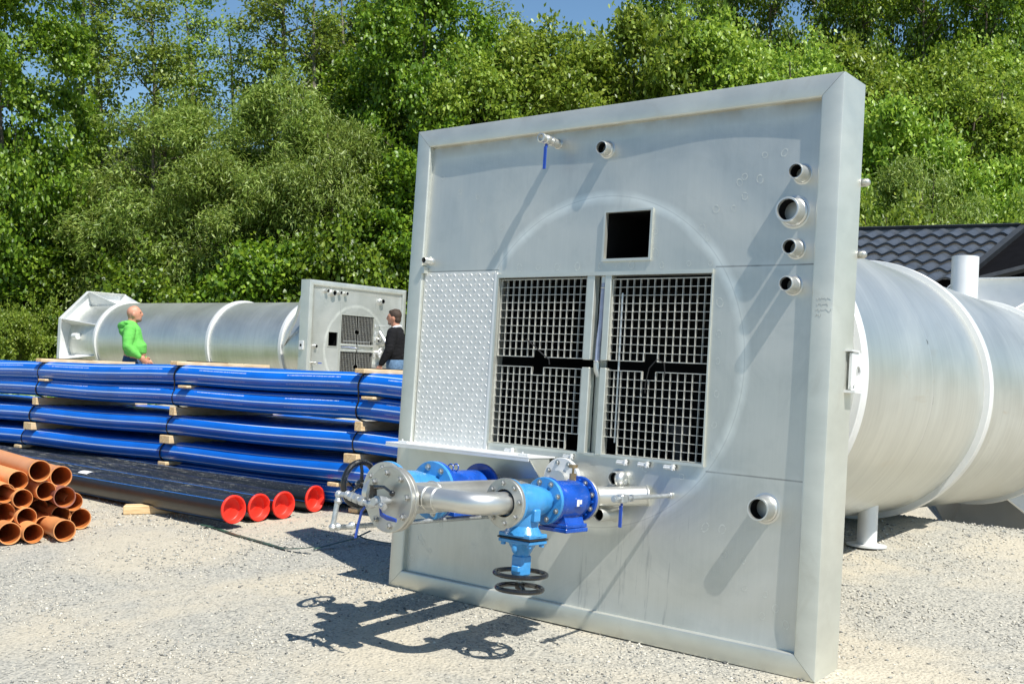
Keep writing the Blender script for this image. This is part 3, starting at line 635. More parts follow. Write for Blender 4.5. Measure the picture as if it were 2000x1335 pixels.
def build_shell(T, w3, wend, apo, feet):
    cx, cz, Rs = 1.36, 1.395, .965
    mb = MB(); n = 128; prof = [(.25+(wend-.25)*i/40, Rs) for i in range(41)]
    mb.lathe((cx, 0, cz), (0, 1, 0), prof, n, cap0=False, cap1=False); sh = mb.obj('tank_shell', M['steel_shell'], T, 60)
    if not feet: pass
    # back sheet behind the frame
    mb = MB(); mb.box((.015, .246, .015), (PW-.015, .249, .1)); mb.box((.015, .246, PH-.1), (PW-.015, .249, PH-.015)); mb.obj('back_sheet', M['steel_frame'], T)
    for w in (1.235, 3.66, w3):
        mb = MB(); mb.lathe((cx, 0, cz), (0, 1, 0), [(w-.045, Rs-.005), (w-.045, Rs+.040), (w-.042, Rs+.043), (w+.042, Rs+.043), (w+.045, Rs+.040), (w+.045, Rs-.005)], 128, cap0=False, cap1=False); mb.obj('stiffening_ring', M['steel_ring'], T)
    # octagonal end plate with fins back to the last ring
    Rv = apo/math.cos(math.pi/8); V8 = [(cx+Rv*math.cos(math.pi/8+k*math.pi/4), cz+Rv*math.sin(math.pi/8+k*math.pi/4)) for k in range(8)]
    mb = MB(); mb.prism([(x, wend, z) for x, z in V8], (0, .02, 0)); mb.obj('end_plate', M['steel_pale'], T)
    mb = MB()
    for k in range(8):
        (x0, z0), (x1, z1) = V8[k], V8[(k+1) % 8]; f = 1-.012/Rv
        q0 = (cx+(x0-cx)*f, cz+(z0-cz)*f); q1 = (cx+(x1-cx)*f, cz+(z1-cz)*f)
        mb.add([(x0, wend-.10, z0), (x1, wend-.10, z1), (x1, wend, z1), (x0, wend, z0), (q0[0], wend-.10, q0[1]), (q1[0], wend-.10, q1[1]), (q1[0], wend, q1[1]), (q0[0], wend, q0[1])], [(0, 1, 2, 3), (7, 6, 5, 4), (0, 4, 5, 1), (3, 2, 6, 7)])
    mb.obj('end_rim', M['steel_pale'], T)
    for k in range(8):
        a = math.pi/8+k*math.pi/4; D = Vector((math.cos(a), 0, math.sin(a))); Tn = Vector((-math.sin(a), 0, math.cos(a)))*.008; c = Vector((cx, 0, cz)); y = Vector((0, 1, 0))
        mb = MB(); mb.prism([c+D*(Rs-.004)+y*(w3+.047)-Tn, c+D*(Rs+.035)+y*(w3+.047)-Tn, c+D*(Rv-.014)+y*(wend-.10)-Tn, c+D*(Rv-.014)+y*(wend-.002)-Tn, c+D*(Rs-.004)+y*(wend-.002)-Tn], Tn*2)
        mb.obj('end_fin', M['steel_pale'], T)
    return sh
def lug(T, rot):
    """lifting lug on one side of the frame; rot: 0 right, 2 left"""
    mb = MB(); s = 1 if rot == 0 else -1; x0 = PW if rot == 0 else 0
    X = lambda t: x0+s*t
    zc = 1.385; poly = [(.185, zc-.08), (.32, zc-.08), (.345, zc-.045), (.345, zc+.05), (.32, zc+.095), (.185, zc+.095)]; ce = (.268, zc+.005); n = 32; ou = []; inn = []
    for k in range(n):
        a = 2*math.pi*k/n; dx, dz = math.cos(a), math.sin(a); best = 9
        for i in range(6):
            (ax_, az_), (bx_, bz_) = poly[i], poly[(i+1) % 6]; ex, ez = bx_-ax_, bz_-az_; den = dx*ez-dz*ex
            if abs(den) < 1e-9: continue
            t = ((ax_-ce[0])*ez-(az_-ce[1])*ex)/den; u = ((ax_-ce[0])*dz-(az_-ce[1])*dx)/den
            if t > 0 and -1e-6 <= u <= 1+1e-6: best = min(best, t)
        ou.append((ce[0]+dx*best, ce[1]+dz*best)); inn.append((ce[0]+dx*.026, ce[1]+dz*.026))
    vs = [(X(x), p[0], p[1]) for x in (.012, .024) for ring in (ou, inn) for p in ring]; q = lambda l, k: l*n+k % n
    mb.add(vs, [f for k in range(n) for f in ((q(0, k), q(0, k+1), q(1, k+1), q(1, k)), (q(2, k), q(3, k), q(3, k+1), q(2, k+1)), (q(0, k), q(2, k), q(2, k+1), q(0, k+1)), (q(1, k), q(1, k+1), q(3, k+1), q(3, k)))])
    mb.box((min(X(-.0), X(.030)), .165, zc+.095), (max(X(0), X(.03)), .26, zc+.103)); mb.box((min(X(0), X(.05)), .17, zc-.095), (max(X(0), X(.05)), .27, zc-.083)); mb.torus((X(.03), .2, zc-.07), (1, 0, 0), .018, .006, 18, 8)
    lg = mb.obj('lifting_lug', M['steel_pale'], T)
T1 = empty('steel_tank', 'big steel tank lying behind the near square face panel with blue valves', 'tank', MN, 'large stainless tanks lying in the yard')
build_front(T1); build_pipework(T1)
front_children = list(T1.children)
build_shell(T1, 6.55, 8.0, 1.40, True); lug(T1, 0)
mb = MB(); y0 = 2.86
mb.cyl((1.80, y0, .30), (1.80, y0, .62), .068, n=28); mb.obj('support_foot', M['steel_pale'], T1)
fo = T1.children[-1]; mb = MB(); mb.cyl((1.80, y0, .285), (1.80, y0, .30), .135, n=32); mb.obj('foot_plate', M['steel_pale'], fo)
mb = MB(); mb.lathe((1.36, 6.25, 2.30), (0, 0, 1), [(0, .125), (.49, .125), (.49, .118), (.05, .118)], 36, cap0=False); mb.obj('vent_pipe', M['steel_pale'], T1)
for z in (2.28, 1.94):
    mb = MB(); mb.cyl((2.62, .275, z), (2.697, .275, z), .019, n=16); mb.sphere((2.697, .275, z), .019); mb.obj('side_nozzle', M['steel_flange'], T1)
# ---- far tank: the same front turned a quarter, its own longer shell
bF = .66024921; axF = Vector((-math.cos(bF), math.sin(bF), 0)); drF = Vector((math.sin(bF), math.cos(bF), 0)); CFt = Vector((-3.1638, 22.2893, .80))
MB_ = Matrix(((drF.x, axF.x, 0, CFt.x), (drF.y, axF.y, 0, CFt.y), (0, 0, 1, CFt.z), (0, 0, 0, 1)))
roll = Matrix.Rotation(R(3.9), 4, 'Y')
quarter = Matrix(((0, 0, -1, 0), (0, 1, 0, 0), (1, 0, 0, 0), (0, 0, 0, 1)))
MF = MB_@roll@quarter@Matrix.Translation((-PW/2, 0, -PH/2))
T2 = empty('steel_tank', 'long steel tank lying behind the blue pipe stack, octagonal far end', 'tank', MF, 'large stainless tanks lying in the yard')
def copy_tree(o, parent):
    c = o.copy(); scn.collection.objects.link(c); c.parent = parent
    for ch in o.children: copy_tree(ch, c)
    return c
for ch in front_children:
    if ch.name.split('.')[0] in ('pencil_note', 'shelf', 'tie_wire'): continue
    if ch.name.split('.')[0] in ('tread_plate', 'edge_strip', 'tread_clip'): continue
    copy_tree(ch, T2)
build_shell(T2, 8.10, 9.30, 1.24, False)
mb = MB(); mb.bbox((1.385, .15, PH+.02), (.085, .06, .014), .004); mb.cyl((1.385, .15, PH+.034), (1.385, .15, PH+.036), .028, n=18, mi=1); mb.obj('lifting_lug', [M['steel_pale'], M['painted_shade']], T2)
mb = MB(); Tl = lambda x, z, y: Vector((z+PW/2, y, -x+PH/2))     # quarter-turned local coordinates: x right, z up from the centre
mb.tube([Tl(-1.28, 1.15, .26), Tl(-1.05, .55, .75), Tl(-1.0, .05, 1.15)], .035, 8, sq=(1.3, .5)); mb.obj('brace', M['steel_pale'], T2)
mb = MB(); mb.tube([Tl(-1.05, .10, 8.95), Tl(-1.05, .10, 8.75)], .08, 14); mb.obj('end_nozzle', M['steel_pale'], T2)
# ------------------------------------------------------------------ pipes
def pipe_path_mesh(name, pts, r, mats, n=28, phase=0.):
    pts = [Vector(p) for p in pts]; m = len(pts); vs = []; fs = []; uvs = []
    T = [(pts[min(i+1, m-1)]-pts[max(i-1, 0)]).normalized() for i in range(m)]; ln = 0
    for i in range(m):
        if i: ln += (pts[i]-pts[i-1]).length
        X = T[i].cross(Vector((0, 0, 1))).normalized(); Y = X.cross(T[i])
        for k in range(n+1):
            a = 2*math.pi*k/n; vs.append(pts[i]+X*(r*math.cos(a))+Y*(r*math.sin(a))); uvs.append((ln, k/n+phase))
    for i in range(m-1):
        for k in range(n): fs.append((i*(n+1)+k, i*(n+1)+k+1, (i+1)*(n+1)+k+1, (i+1)*(n+1)+k))
    me = bpy.data.meshes.new(name); me.from_pydata([tuple(v) for v in vs], [], fs); me.materials.append(mats)
    uv = me.uv_layers.new(name='UVMap'); li = np.empty(len(me.loops), np.int32); me.loops.foreach_get('vertex_index', li)
    uv.data.foreach_set('uv', np.array(uvs, np.float32)[li].ravel()); me.polygons.foreach_set('use_smooth', [True]*len(fs)); me.update(); return me
S0 = Vector((-1.21, 8.60, 0)); sA = Vector((-.8265, .5629, 0)).normalized(); sB = Vector((.5629, .8265, 0)).normalized(); PR = .092
def s_of(px):
    k = (px-1000)/FPX; return (k*S0.y-S0.x)/(sA.x-k*sA.y)
tiers = [1.142-PR, .948-PR, .677-PR, .428-PR, .225-PR]; tshift = [0, 0, 0, 0, .10]
nd = [6, 6, 8, 8, 6]; tn = ['topmost', 'second', 'third', 'fourth', 'lowest']
ground_g = 'blue water pipes stacked in five tiers'
SUP = [s_of(690), s_of(328), s_of(62), s_of(62)+2.25]
def pz(t, s):
    sag = -.012*(1-math.cos(2*math.pi*(s-SUP[0])/(SUP[1]-SUP[0])))*.5
    return tiers[t]+sag-(.045, .012, .018, .012, .01)[t]*sm(1.5, 6, s)-.022*sm(.1, -.9, s)
rp = random.Random(11)
for t in range(5):
    for k in range(nd[t]):
        off = PR+tshift[t]+k*2*PR*1.012; ph = rp.random()*.3; s0 = -.95+.10*rp.random()
        if k and k not in (1, nd[t]-1, nd[t]-2) and t in (1, 3): pass
        pts = [S0+sA*s+sB*(off+.005*math.sin(s*1.1+t*1.7))+Vector((0, 0, pz(t, s)-.075*k*2*PR)) for s in np.linspace(s0, 9.2, 44)]
        me = pipe_path_mesh('water_pipe', pts, PR, M['pipe_blue']); o = link('water_pipe', me)
        if k == 0:
            lb = ['blue water pipe at the front of the topmost tier, under the loose boards', 'blue water pipe at the front, directly below the topmost one, with white print', 'blue water pipe at the front of the middle tier, third from the top', 'blue water pipe at the front, fourth from the top, just above the black pipes', 'blue water pipe at the very bottom of the stack, beside the black handwheel'][t]
        else: lb = 'blue water pipe lying deeper in the stack behind the front pipe of the %s tier' % tn[t]
        tag(o, lb, 'pipe', ground_g if k else 'front blue pipes of the stack')
def beam(name, label, cat, p0, p1, h, w, group, mat='timber'):
    p0 = Vector(p0); p1 = Vector(p1); d = (p1-p0); ln = d.length; x = d.normalized(); y = Vector((0, 0, 1)).cross(x).normalized(); z = x.cross(y)
    mb = MB(); mb.bbox((ln/2, 0, 0), (ln/2, w/2, h/2), .004); o = mb.obj(name, M[mat])
    o.matrix_world = Matrix(((x.x, y.x, z.x, p0.x), (x.y, y.y, z.y, p0.y), (x.z, y.z, z.z, p0.z), (0, 0, 0, 1))); return tag(o, label, cat, group)
where = ['beside the big panel', 'at the middle support', 'at the left support']
pxs = {'top': [705, 342, 78, None], 'slat': [721, 360, 85, None], 'upper': [700, 336, 67, None], 'lower': [687, 324, 56, None], 'foot': [650, 316, 33, None]}
for i in range(3):
    for key in ('top', 'slat', 'upper', 'lower', 'foot'):
        p = pxs[key][i]; s = s_of(p) if p else SUP[3]+.1
        sl = .075
        if key == 'top': z = pz(0, s)+PR+.020; h, w, ln, st = .036, .10, 1.12, -.02; lb = 'loose board laid across the top of the blue pipes '+where[i]
        if key == 'slat': z = (pz(0, s)+pz(1, s))/2; h, w, ln, st = .022, .125, 1.1, -.03; lb = 'thin timber slat between the topmost and second blue pipes '+where[i]
        if key == 'upper': z = (pz(1, s)+pz(2, s))/2; h, w, ln, st = .076, .075, 1.35, -.012; lb = 'timber bearer between the second and third blue pipes '+where[i]
        if key == 'lower': z = (pz(2, s)+pz(3, s))/2; h, w, ln, st = .072, .14, 1.35, -.03; lb = 'timber bearer between the third and fourth blue pipes '+where[i]
        if key == 'foot': z = (pz(3, s)+pz(4, s))/2; h, w, ln, st = .030, .11, 1.2, -.02; lb = 'thin timber slat under the fourth blue pipe '+where[i]
        p0 = S0+sA*s+sB*st+Vector((0, 0, z)); beam('timber_board' if key in ('top', 'slat', 'foot') else 'timber_bearer', lb, 'timber', p0, p0+sB*ln+Vector((0, 0, -sl*ln)), h, w, 'timber pieces in the blue pipe stack')
    s = s_of(677) if i == 0 else SUP[i]+.08; z = (tiers[4]-PR)/2
    p0 = S0+sA*s+sB*.06+Vector((0, 0, z+.004)); beam('timber_bearer', 'timber bearer on the ground under the lowest blue pipe '+where[i], 'timber', p0, p0+sB*1.2, 2*z-.006, .10, 'timber pieces in the blue pipe stack')
# a second board at the far left on top
p0 = S0+sA*s_of(30)+sB*.0+Vector((0, 0, pz(0, 5)+PR+.03)); 
# straps
bund = [(0, 1, 'upper pair of tiers'), (2, 2, 'third tier'), (3, 4, 'two lowest tiers')]; sx = [[(705, 690), (692, 684), (682, 664)], [(344, 331), (330, 318), (314, 302)], [(78, 64), (60, 50), (43, 32)]]
for i in range(3):
    for j, (ta, tb, nm) in enumerate(bund):
        sa, sb = s_of(sx[i][j][0]), s_of(sx[i][j][1]); ztop = pz(ta, sa)+PR+(.042 if j == 0 else .004); zb = pz(tb, sb)-PR-(.02 if j else .045)
        r = PR+.004; pts = [sB*(.60)+sA*sa+Vector((0, 0, ztop-.050)), sB*(.12)+sA*sa+Vector((0, 0, ztop-.012))]
        for tt in range(ta, tb+1):
            f = (tt-ta+.5)/(tb-ta+1); s = sa+(sb-sa)*f; zc = pz(tt, s)
            a0, a1 = (75, -35) if tt == ta and tb > ta else (35, -75) if tb > ta else (75, -75)
            for a in np.linspace(a0, a1, 7): pts.append(sB*(tshift[tt]+PR-r*math.cos(R(a)))+sA*(sa+(sb-sa)*((tt-ta)+(a0-a)/(a0-a1)*1)/(tb-ta+1))+Vector((0, 0, zc+r*math.sin(R(a)))))
        pts += [sB*(.2)+sA*sb+Vector((0, 0, zb))]
        mb = MB(); mb.tube([S0+p for p in pts], .0065, 8, sq=(1, 1)); o = mb.obj('strap', M['strap_black'])
        tag(o, 'black band around the %s of blue pipes %s' % (nm, where[i]), 'strap', 'black bands tying the blue pipes')
# black pipes
BR = .104
caps = [(455, 994, 8.09), (505, 990, 8.40), (553, 987, 8.52), (614, 975, 8.80)]
lead = [at(200, 938, 9.28), at(0, 905, 10.55)]
bl = ['black pipe with a blue stripe and red cap, nearest to the camera, dusty on top', 'black pipe with red cap, second from the camera', 'black pipe with red cap, third from the camera', 'black pipe with red cap, farthest back, beside the blue pipes']
for i, (px, py, Y) in enumerate(caps):
    c = at(px, py, Y); c.z = max(BR+.004, c.z)
    per = Vector((.62, .785, 0)).normalized(); q1 = Vector((-3.42, 9.27, BR+.012))+per*(.216*i); q2 = Vector((-4.95, 10.50, BR+.01))+per*(.214*i)
    q3 = q2+Vector((-.80, .60, 0))*2.2; q4 = q2+Vector((-.82, .57, 0))*5
    ctrl = [c, c.lerp(q1, .45)+Vector((0, 0, .0)), q1, q2, q3, q4]; pts = []
    for a in range(len(ctrl)-1):
        P0 = ctrl[max(a-1, 0)]; P1 = ctrl[a]; P2 = ctrl[a+1]; P3 = ctrl[min(a+2, len(ctrl)-1)]
        for t in np.linspace(0, 1, 9)[:-1]: pts.append(.5*((2*P1)+(P2-P0)*t+(2*P0-5*P1+4*P2-P3)*t*t+(3*P1-P0-3*P2+P3)*t**3))
    pts.append(ctrl[-1]); T = empty('black_pipe', bl[i], 'pipe', None, 'black pipes with red end caps')
    T.location = (c.x, c.y, 0); loc = Vector((c.x, c.y, 0)); pts = [p-loc for p in pts]; o = link('pipe_body', pipe_path_mesh('pipe_body', pts, BR, M['pipe_black'], 40, (0, .075, -.05, .115)[i]), T)
    ax = (pts[0]-pts[1]).normalized(); e = pts[0]
    if i == 3: ax = (ax+Vector((0, 0, 0))).normalized()
    mb = MB(); mb.lathe(e-ax*.03, ax, [(-.03, BR-.012), (.028, BR-.012), (.030, BR+.003), (.044, BR+.003), (.047, BR), (.047, BR-.009), (.044, BR-.012), (-.010, BR-.015), (-.016, BR-.022), (-.016, .02), (-.013, .014), (-.013, .001)], 48, cap0=False)
    mb.obj('end_cap', M['cap_red'], T, 50)
    if i == 1:
        p = pts[20]; p2 = pts[21]
T0 = [o for o in bpy.data.objects if o.name.startswith('black_pipe') and 'nearest' in o.get('label', '')][0]
# paper sticker lying on the nearest pipe
c = at(168, 895, 9.62); mb = MB(); ax = Vector((-.76, .65, 0)).normalized(); per = Vector((.65, .76, 0))
base = Vector((-3.75, 9.62, 0)); n = 6; rr = BR+.003; vs = []
cpt = None
pp = [o for o in T0.children if o.name.startswith('pipe_body')][0]; cv_ = np.array([v.co for v in pp.data.vertices]).reshape(-1, 41, 3).mean(axis=1)
ctr = [Vector(a)+T0.location for a in cv_]; bi = min(range(len(ctr)), key=lambda i: abs((ctr[i].x/ctr[i].y)-(-832/FPX)))
cc = ctr[bi]; ax = (ctr[bi+1]-ctr[bi-1]).normalized(); sd = ax.cross(Vector((0, 0, 1))).normalized()
for j in range(n+1):
    a = R(62+56*j/n)
    for t in (-.075, .075): vs.append(cc+ax*t+sd*(rr*math.cos(a))+Vector((0, 0, rr*math.sin(a)))-T0.location)
mb.add(vs, [(2*j, 2*j+1, 2*j+3, 2*j+2) for j in range(n)]); mb.obj('sticker', M['white_mark'], T0)
p0 = at(243, 998, 8.72); p0.z = .036; p1 = p0+Vector((.66, .10, 0)); beam('timber_block', 'pale timber block on the gravel under the nearest black pipe', 'timber', p0, p1, .066, .11, None)
# orange pipes
OR = [(455,345,118,7.78,1,'at the top of the pile, its long body running out of frame'),(695,408,112,7.98,1,'top right of the pile, against the black pipe'),(208,452,103,7.72,0,'upper left, second in from the topmost one'),(523,570,103,7.82,0,'plain end directly below the topmost socket'),(735,640,112,7.86,1,''),(832,692,100,8.05,0,'half hidden behind the dirty brownish one'),(58,595,103,7.66,0,'cut by the left edge of the photo, in the second row'),(258,660,103,7.70,0,'second row, beside the one cut by the left edge'),(437,768,100,8.02,0,'set deep in the middle of the pile, end in shade'),(690,840,100,8.00,0,'plain end in shade just below the dirty brownish one'),(915,898,112,8.10,1,'farthest right, resting on the gravel'),(45,825,115,7.66,1,'socket end cut by the left edge, third row'),(303,870,104,7.68,0,'third row, between the cut one and the deep shaded one'),(507,965,103,7.88,0,'plain end in the bottom row, set back between two others'),(735,1045,115,7.66,1,'socket end in the bottom row, right of the set back one'),(110,1060,118,7.56,1,'socket end in the bottom left corner of the pile'),(378,1082,107,7.60,0,'plain end in the bottom row, nearest to the camera'),
      (-120,470,104,7.70,0,'x'),(-160,700,104,7.66,0,'x'),(-170,950,104,7.62,0,'x')]
odir = Vector((-.62, .783, -.03)).normalized()
for i, (x, y, r, Y, bell, lb) in enumerate(OR):
    if x < -100: pass
    c = at(x/5.805, 860+y/5.805, Y); ro = .0775 if bell else .0695; c.z = max(c.z, ro+.002)
    d = (odir+Vector((rp.uniform(-.02, .02), rp.uniform(-.02, .02), rp.uniform(-.006, .006)))).normalized()
    T = MB(); ro = .0775; rp_ = .0690
    if bell: prof = [(2.9, rp_-.005), (.16, rp_-.005), (.13, rp_+.001), (.022, rp_+.002), (.020, ro-.0075), (.008, ro-.0075), (0, ro-.004), (0, ro), (.004, ro+.001), (.02, ro), (.028, ro-.003), (.115, ro-.003), (.15, rp_), (2.9, rp_)]
    else: prof = [(2.9, rp_-.006), (.01, rp_-.006), (0, rp_-.004), (0, rp_-.001), (.003, rp_), (2.9, rp_)]
    kin = 5 if bell else 2; T.lathe((0, 0, 0), d, prof[:kin+1], 40, 1, cap0=False, cap1=False); T.lathe((0, 0, 0), d, prof[kin:], 40, 0, cap0=False, cap1=False)
    dirty = i == 4; mt = [M['pipe_orange_dirty'] if dirty else M['pipe_orange'], M['pipe_inside_shade']]
    o = T.obj('drain_pipe', mt, None, 40); o.location = c
    if bell:
        sl_ = MB(); sl_.torus(d*.012, d, rp_+.006, .0035, 36, 8); sl_.obj('seal_ring', M['seal'], o)
    lbl = 'dirty brownish orange drain pipe, socket end, right side of the pile' if dirty else ('orange drain pipe beyond the left edge of the photo' if lb == 'x' else 'orange drain pipe '+lb)
    tag(o, lbl, 'pipe', 'orange drain pipes piled on the gravel')
# ground straps
def band(label, pts, w, mat):
    mb = MB(); vs = []; P_ = [Vector(p) for p in pts]; fs = []
    for i, p in enumerate(P_):
        t = (P_[min(i+1, len(P_)-1)]-P_[max(i-1, 0)]).normalized(); s = t.cross(Vector((0, 0, 1))).normalized()*(w/2)
        vs += [p-s, p+s, p+s+Vector((0, 0, .003)), p-s+Vector((0, 0, .003))]
    for i in range(len(P_)-1):
        b = 4*i; fs += [(b, b+1, b+5, b+4), (b+1, b+2, b+6, b+5), (b+2, b+3, b+7, b+6), (b+3, b, b+4, b+7)]
    fs += [(0, 3, 2, 1), (len(vs)-4, len(vs)-3, len(vs)-2, len(vs)-1)]
    o = mb.add(vs, fs).obj('strap', mat); return tag(o, label, 'strap')
def gp(px, py, z=.012):
    r = at(px, py, 1)-Vector((0, 0, EYE)); t = (z-EYE)/r.z; return Vector((0, 0, EYE))+r*t
band('dark green plastic band lying on the gravel from the black pipes to the shadow', [gp(392, 1024, .03), gp(420, 1030), gp(460, 1044), gp(510, 1058), gp(555, 1071), gp(585, 1071, .03), gp(612, 1068, .05)], .030, M['strap_green'])
band('short dark band on the gravel under the small pipe loop', [gp(612, 1072), gp(650, 1062, .03), gp(690, 1052, .05), gp(724, 1036, .09)], .025, M['strap_green'])
band('thin green band running under the left corner of the big panel', [gp(690, 1043, .05), gp(715, 1052, .03), gp(745, 1058), gp(775, 1062)], .022, M['strap_green'])
# ------------------------------------------------------------------ people
def organic(name, parts, mat, parent, vox=.011, sm_it=4):
    mb = MB()
    for p in parts:
        if p[0] == 'c':      # chain of (point, rx, ry) sections, elliptical tube
            pts = [Vector(q[0]) for q in p[1]]; n = 18; vs = []; fs = []; m = len(pts)
            for i in range(m):
                t = (pts[min(i+1, m-1)]-pts[max(i-1, 0)]).normalized(); X = Vector((1, 0, 0)) if abs(t.z) > .5 else Vector((0, 0, 1)); X = (X-t*X.dot(t)).normalized(); Y = t.cross(X)
                for k in range(n):
                    a = 2*math.pi*k/n; vs.append(pts[i]+X*(p[1][i][1]*math.cos(a))+Y*(p[1][i][2]*math.sin(a)))
            for i in range(m-1):
                for k in range(n): fs.append((i*n+k, i*n+(k+1) % n, (i+1)*n+(k+1) % n, (i+1)*n+k))
            fs += [tuple(range(n))[::-1], tuple((m-1)*n+k for k in range(n))]; mb.add(vs, fs)
            for e in (0, -1): q = p[1][e]; mb.sphere(q[0], (q[1]*.98, q[2]*.98, min(q[1], q[2])*.9), 14, 8)
        else: mb.sphere(p[1], p[2], 18, 12, M=p[3] if len(p) > 3 else None)
    o = mb.obj(name, mat, None); md = o.modifiers.new('r', 'REMESH'); md.mode = 'VOXEL'; md.voxel_size = vox; md.use_smooth_shade = True
    ms = o.modifiers.new('s', 'SMOOTH'); ms.iterations = sm_it; ms.factor = .5
    dg = bpy.context.evaluated_depsgraph_get(); dg.update(); me = bpy.data.meshes.new_from_object(o.evaluated_get(dg)); bpy.data.objects.remove(o)
    me.polygons.foreach_set('use_smooth', [True]*len(me.polygons)); o = link(name, me, parent); return o
def cloth(name, base, rough=.85, sc=14, b=.5):
    m = Mat(name, base, rough, spec=.2); n = m.noise(sc, 4, .6, dist=.8); m.col(m.ramp(n, [(.3, tuple(x*.8 for x in base)), (.7, tuple(min(1, x*1.15) for x in base))])); m.bump(n*.6+m.noise(sc*.6, 2, .5, stretch=(1,1,2.5), dist=1.2)*.6, b+.15, .04); M[name] = m.m
cloth('hoodie_green', (.15,.54,.10), sc=9, b=.15); cloth('sweater_black', (.010,.010,.011)); cloth('jeans', (.055,.10,.19), sc=30); cloth('jeans_light', (.13,.22,.34), sc=30); cloth('shirt_white', (.75,.76,.78))
simple('skin', (.56,.26,.16), .5, 0, .1, 12, .05); simple('hair_brown', (.05,.03,.018), .7, 0, .3, 60, .5); simple('stubble', (.22,.13,.09), .8, 0, .2, 60); simple('eye_dark', (.03,.02,.02), .3); simple('shoe', (.03,.025,.02), .6)
def hand(c, ax, side, s=1.0):
    """five-fingered relaxed hand: palm at c, fingers along ax"""
    c = Vector(c); ax = Vector(ax).normalized(); sd = Vector(side).normalized(); nm = ax.cross(sd).normalized(); P_ = []
    P_.append(('c', [(c-ax*.02, .026*s, .018*s), (c+ax*.03*s, .038*s, .017*s), (c+ax*.075*s, .040*s, .014*s)]))
    for k, ln in enumerate((.062, .074, .070, .055)):
        b = c+ax*.078*s+sd*((k-1.5)*.019*s); P_.append(('c', [(b, .0095, .0095), (b+ax*ln*.5*s-nm*.010, .0088, .0088), (b+ax*ln*.8*s-nm*.028, .008, .008), (b+ax*ln*.95*s-nm*.045, .0072, .0072)]))
    b = c+ax*.01*s-sd*.03*s; P_.append(('c', [(b, .013, .013), (b+ax*.03*s-sd*.026*s, .0115, .0115), (b+ax*.062*s-sd*.030*s-nm*.012, .009, .009)]))
    return P_
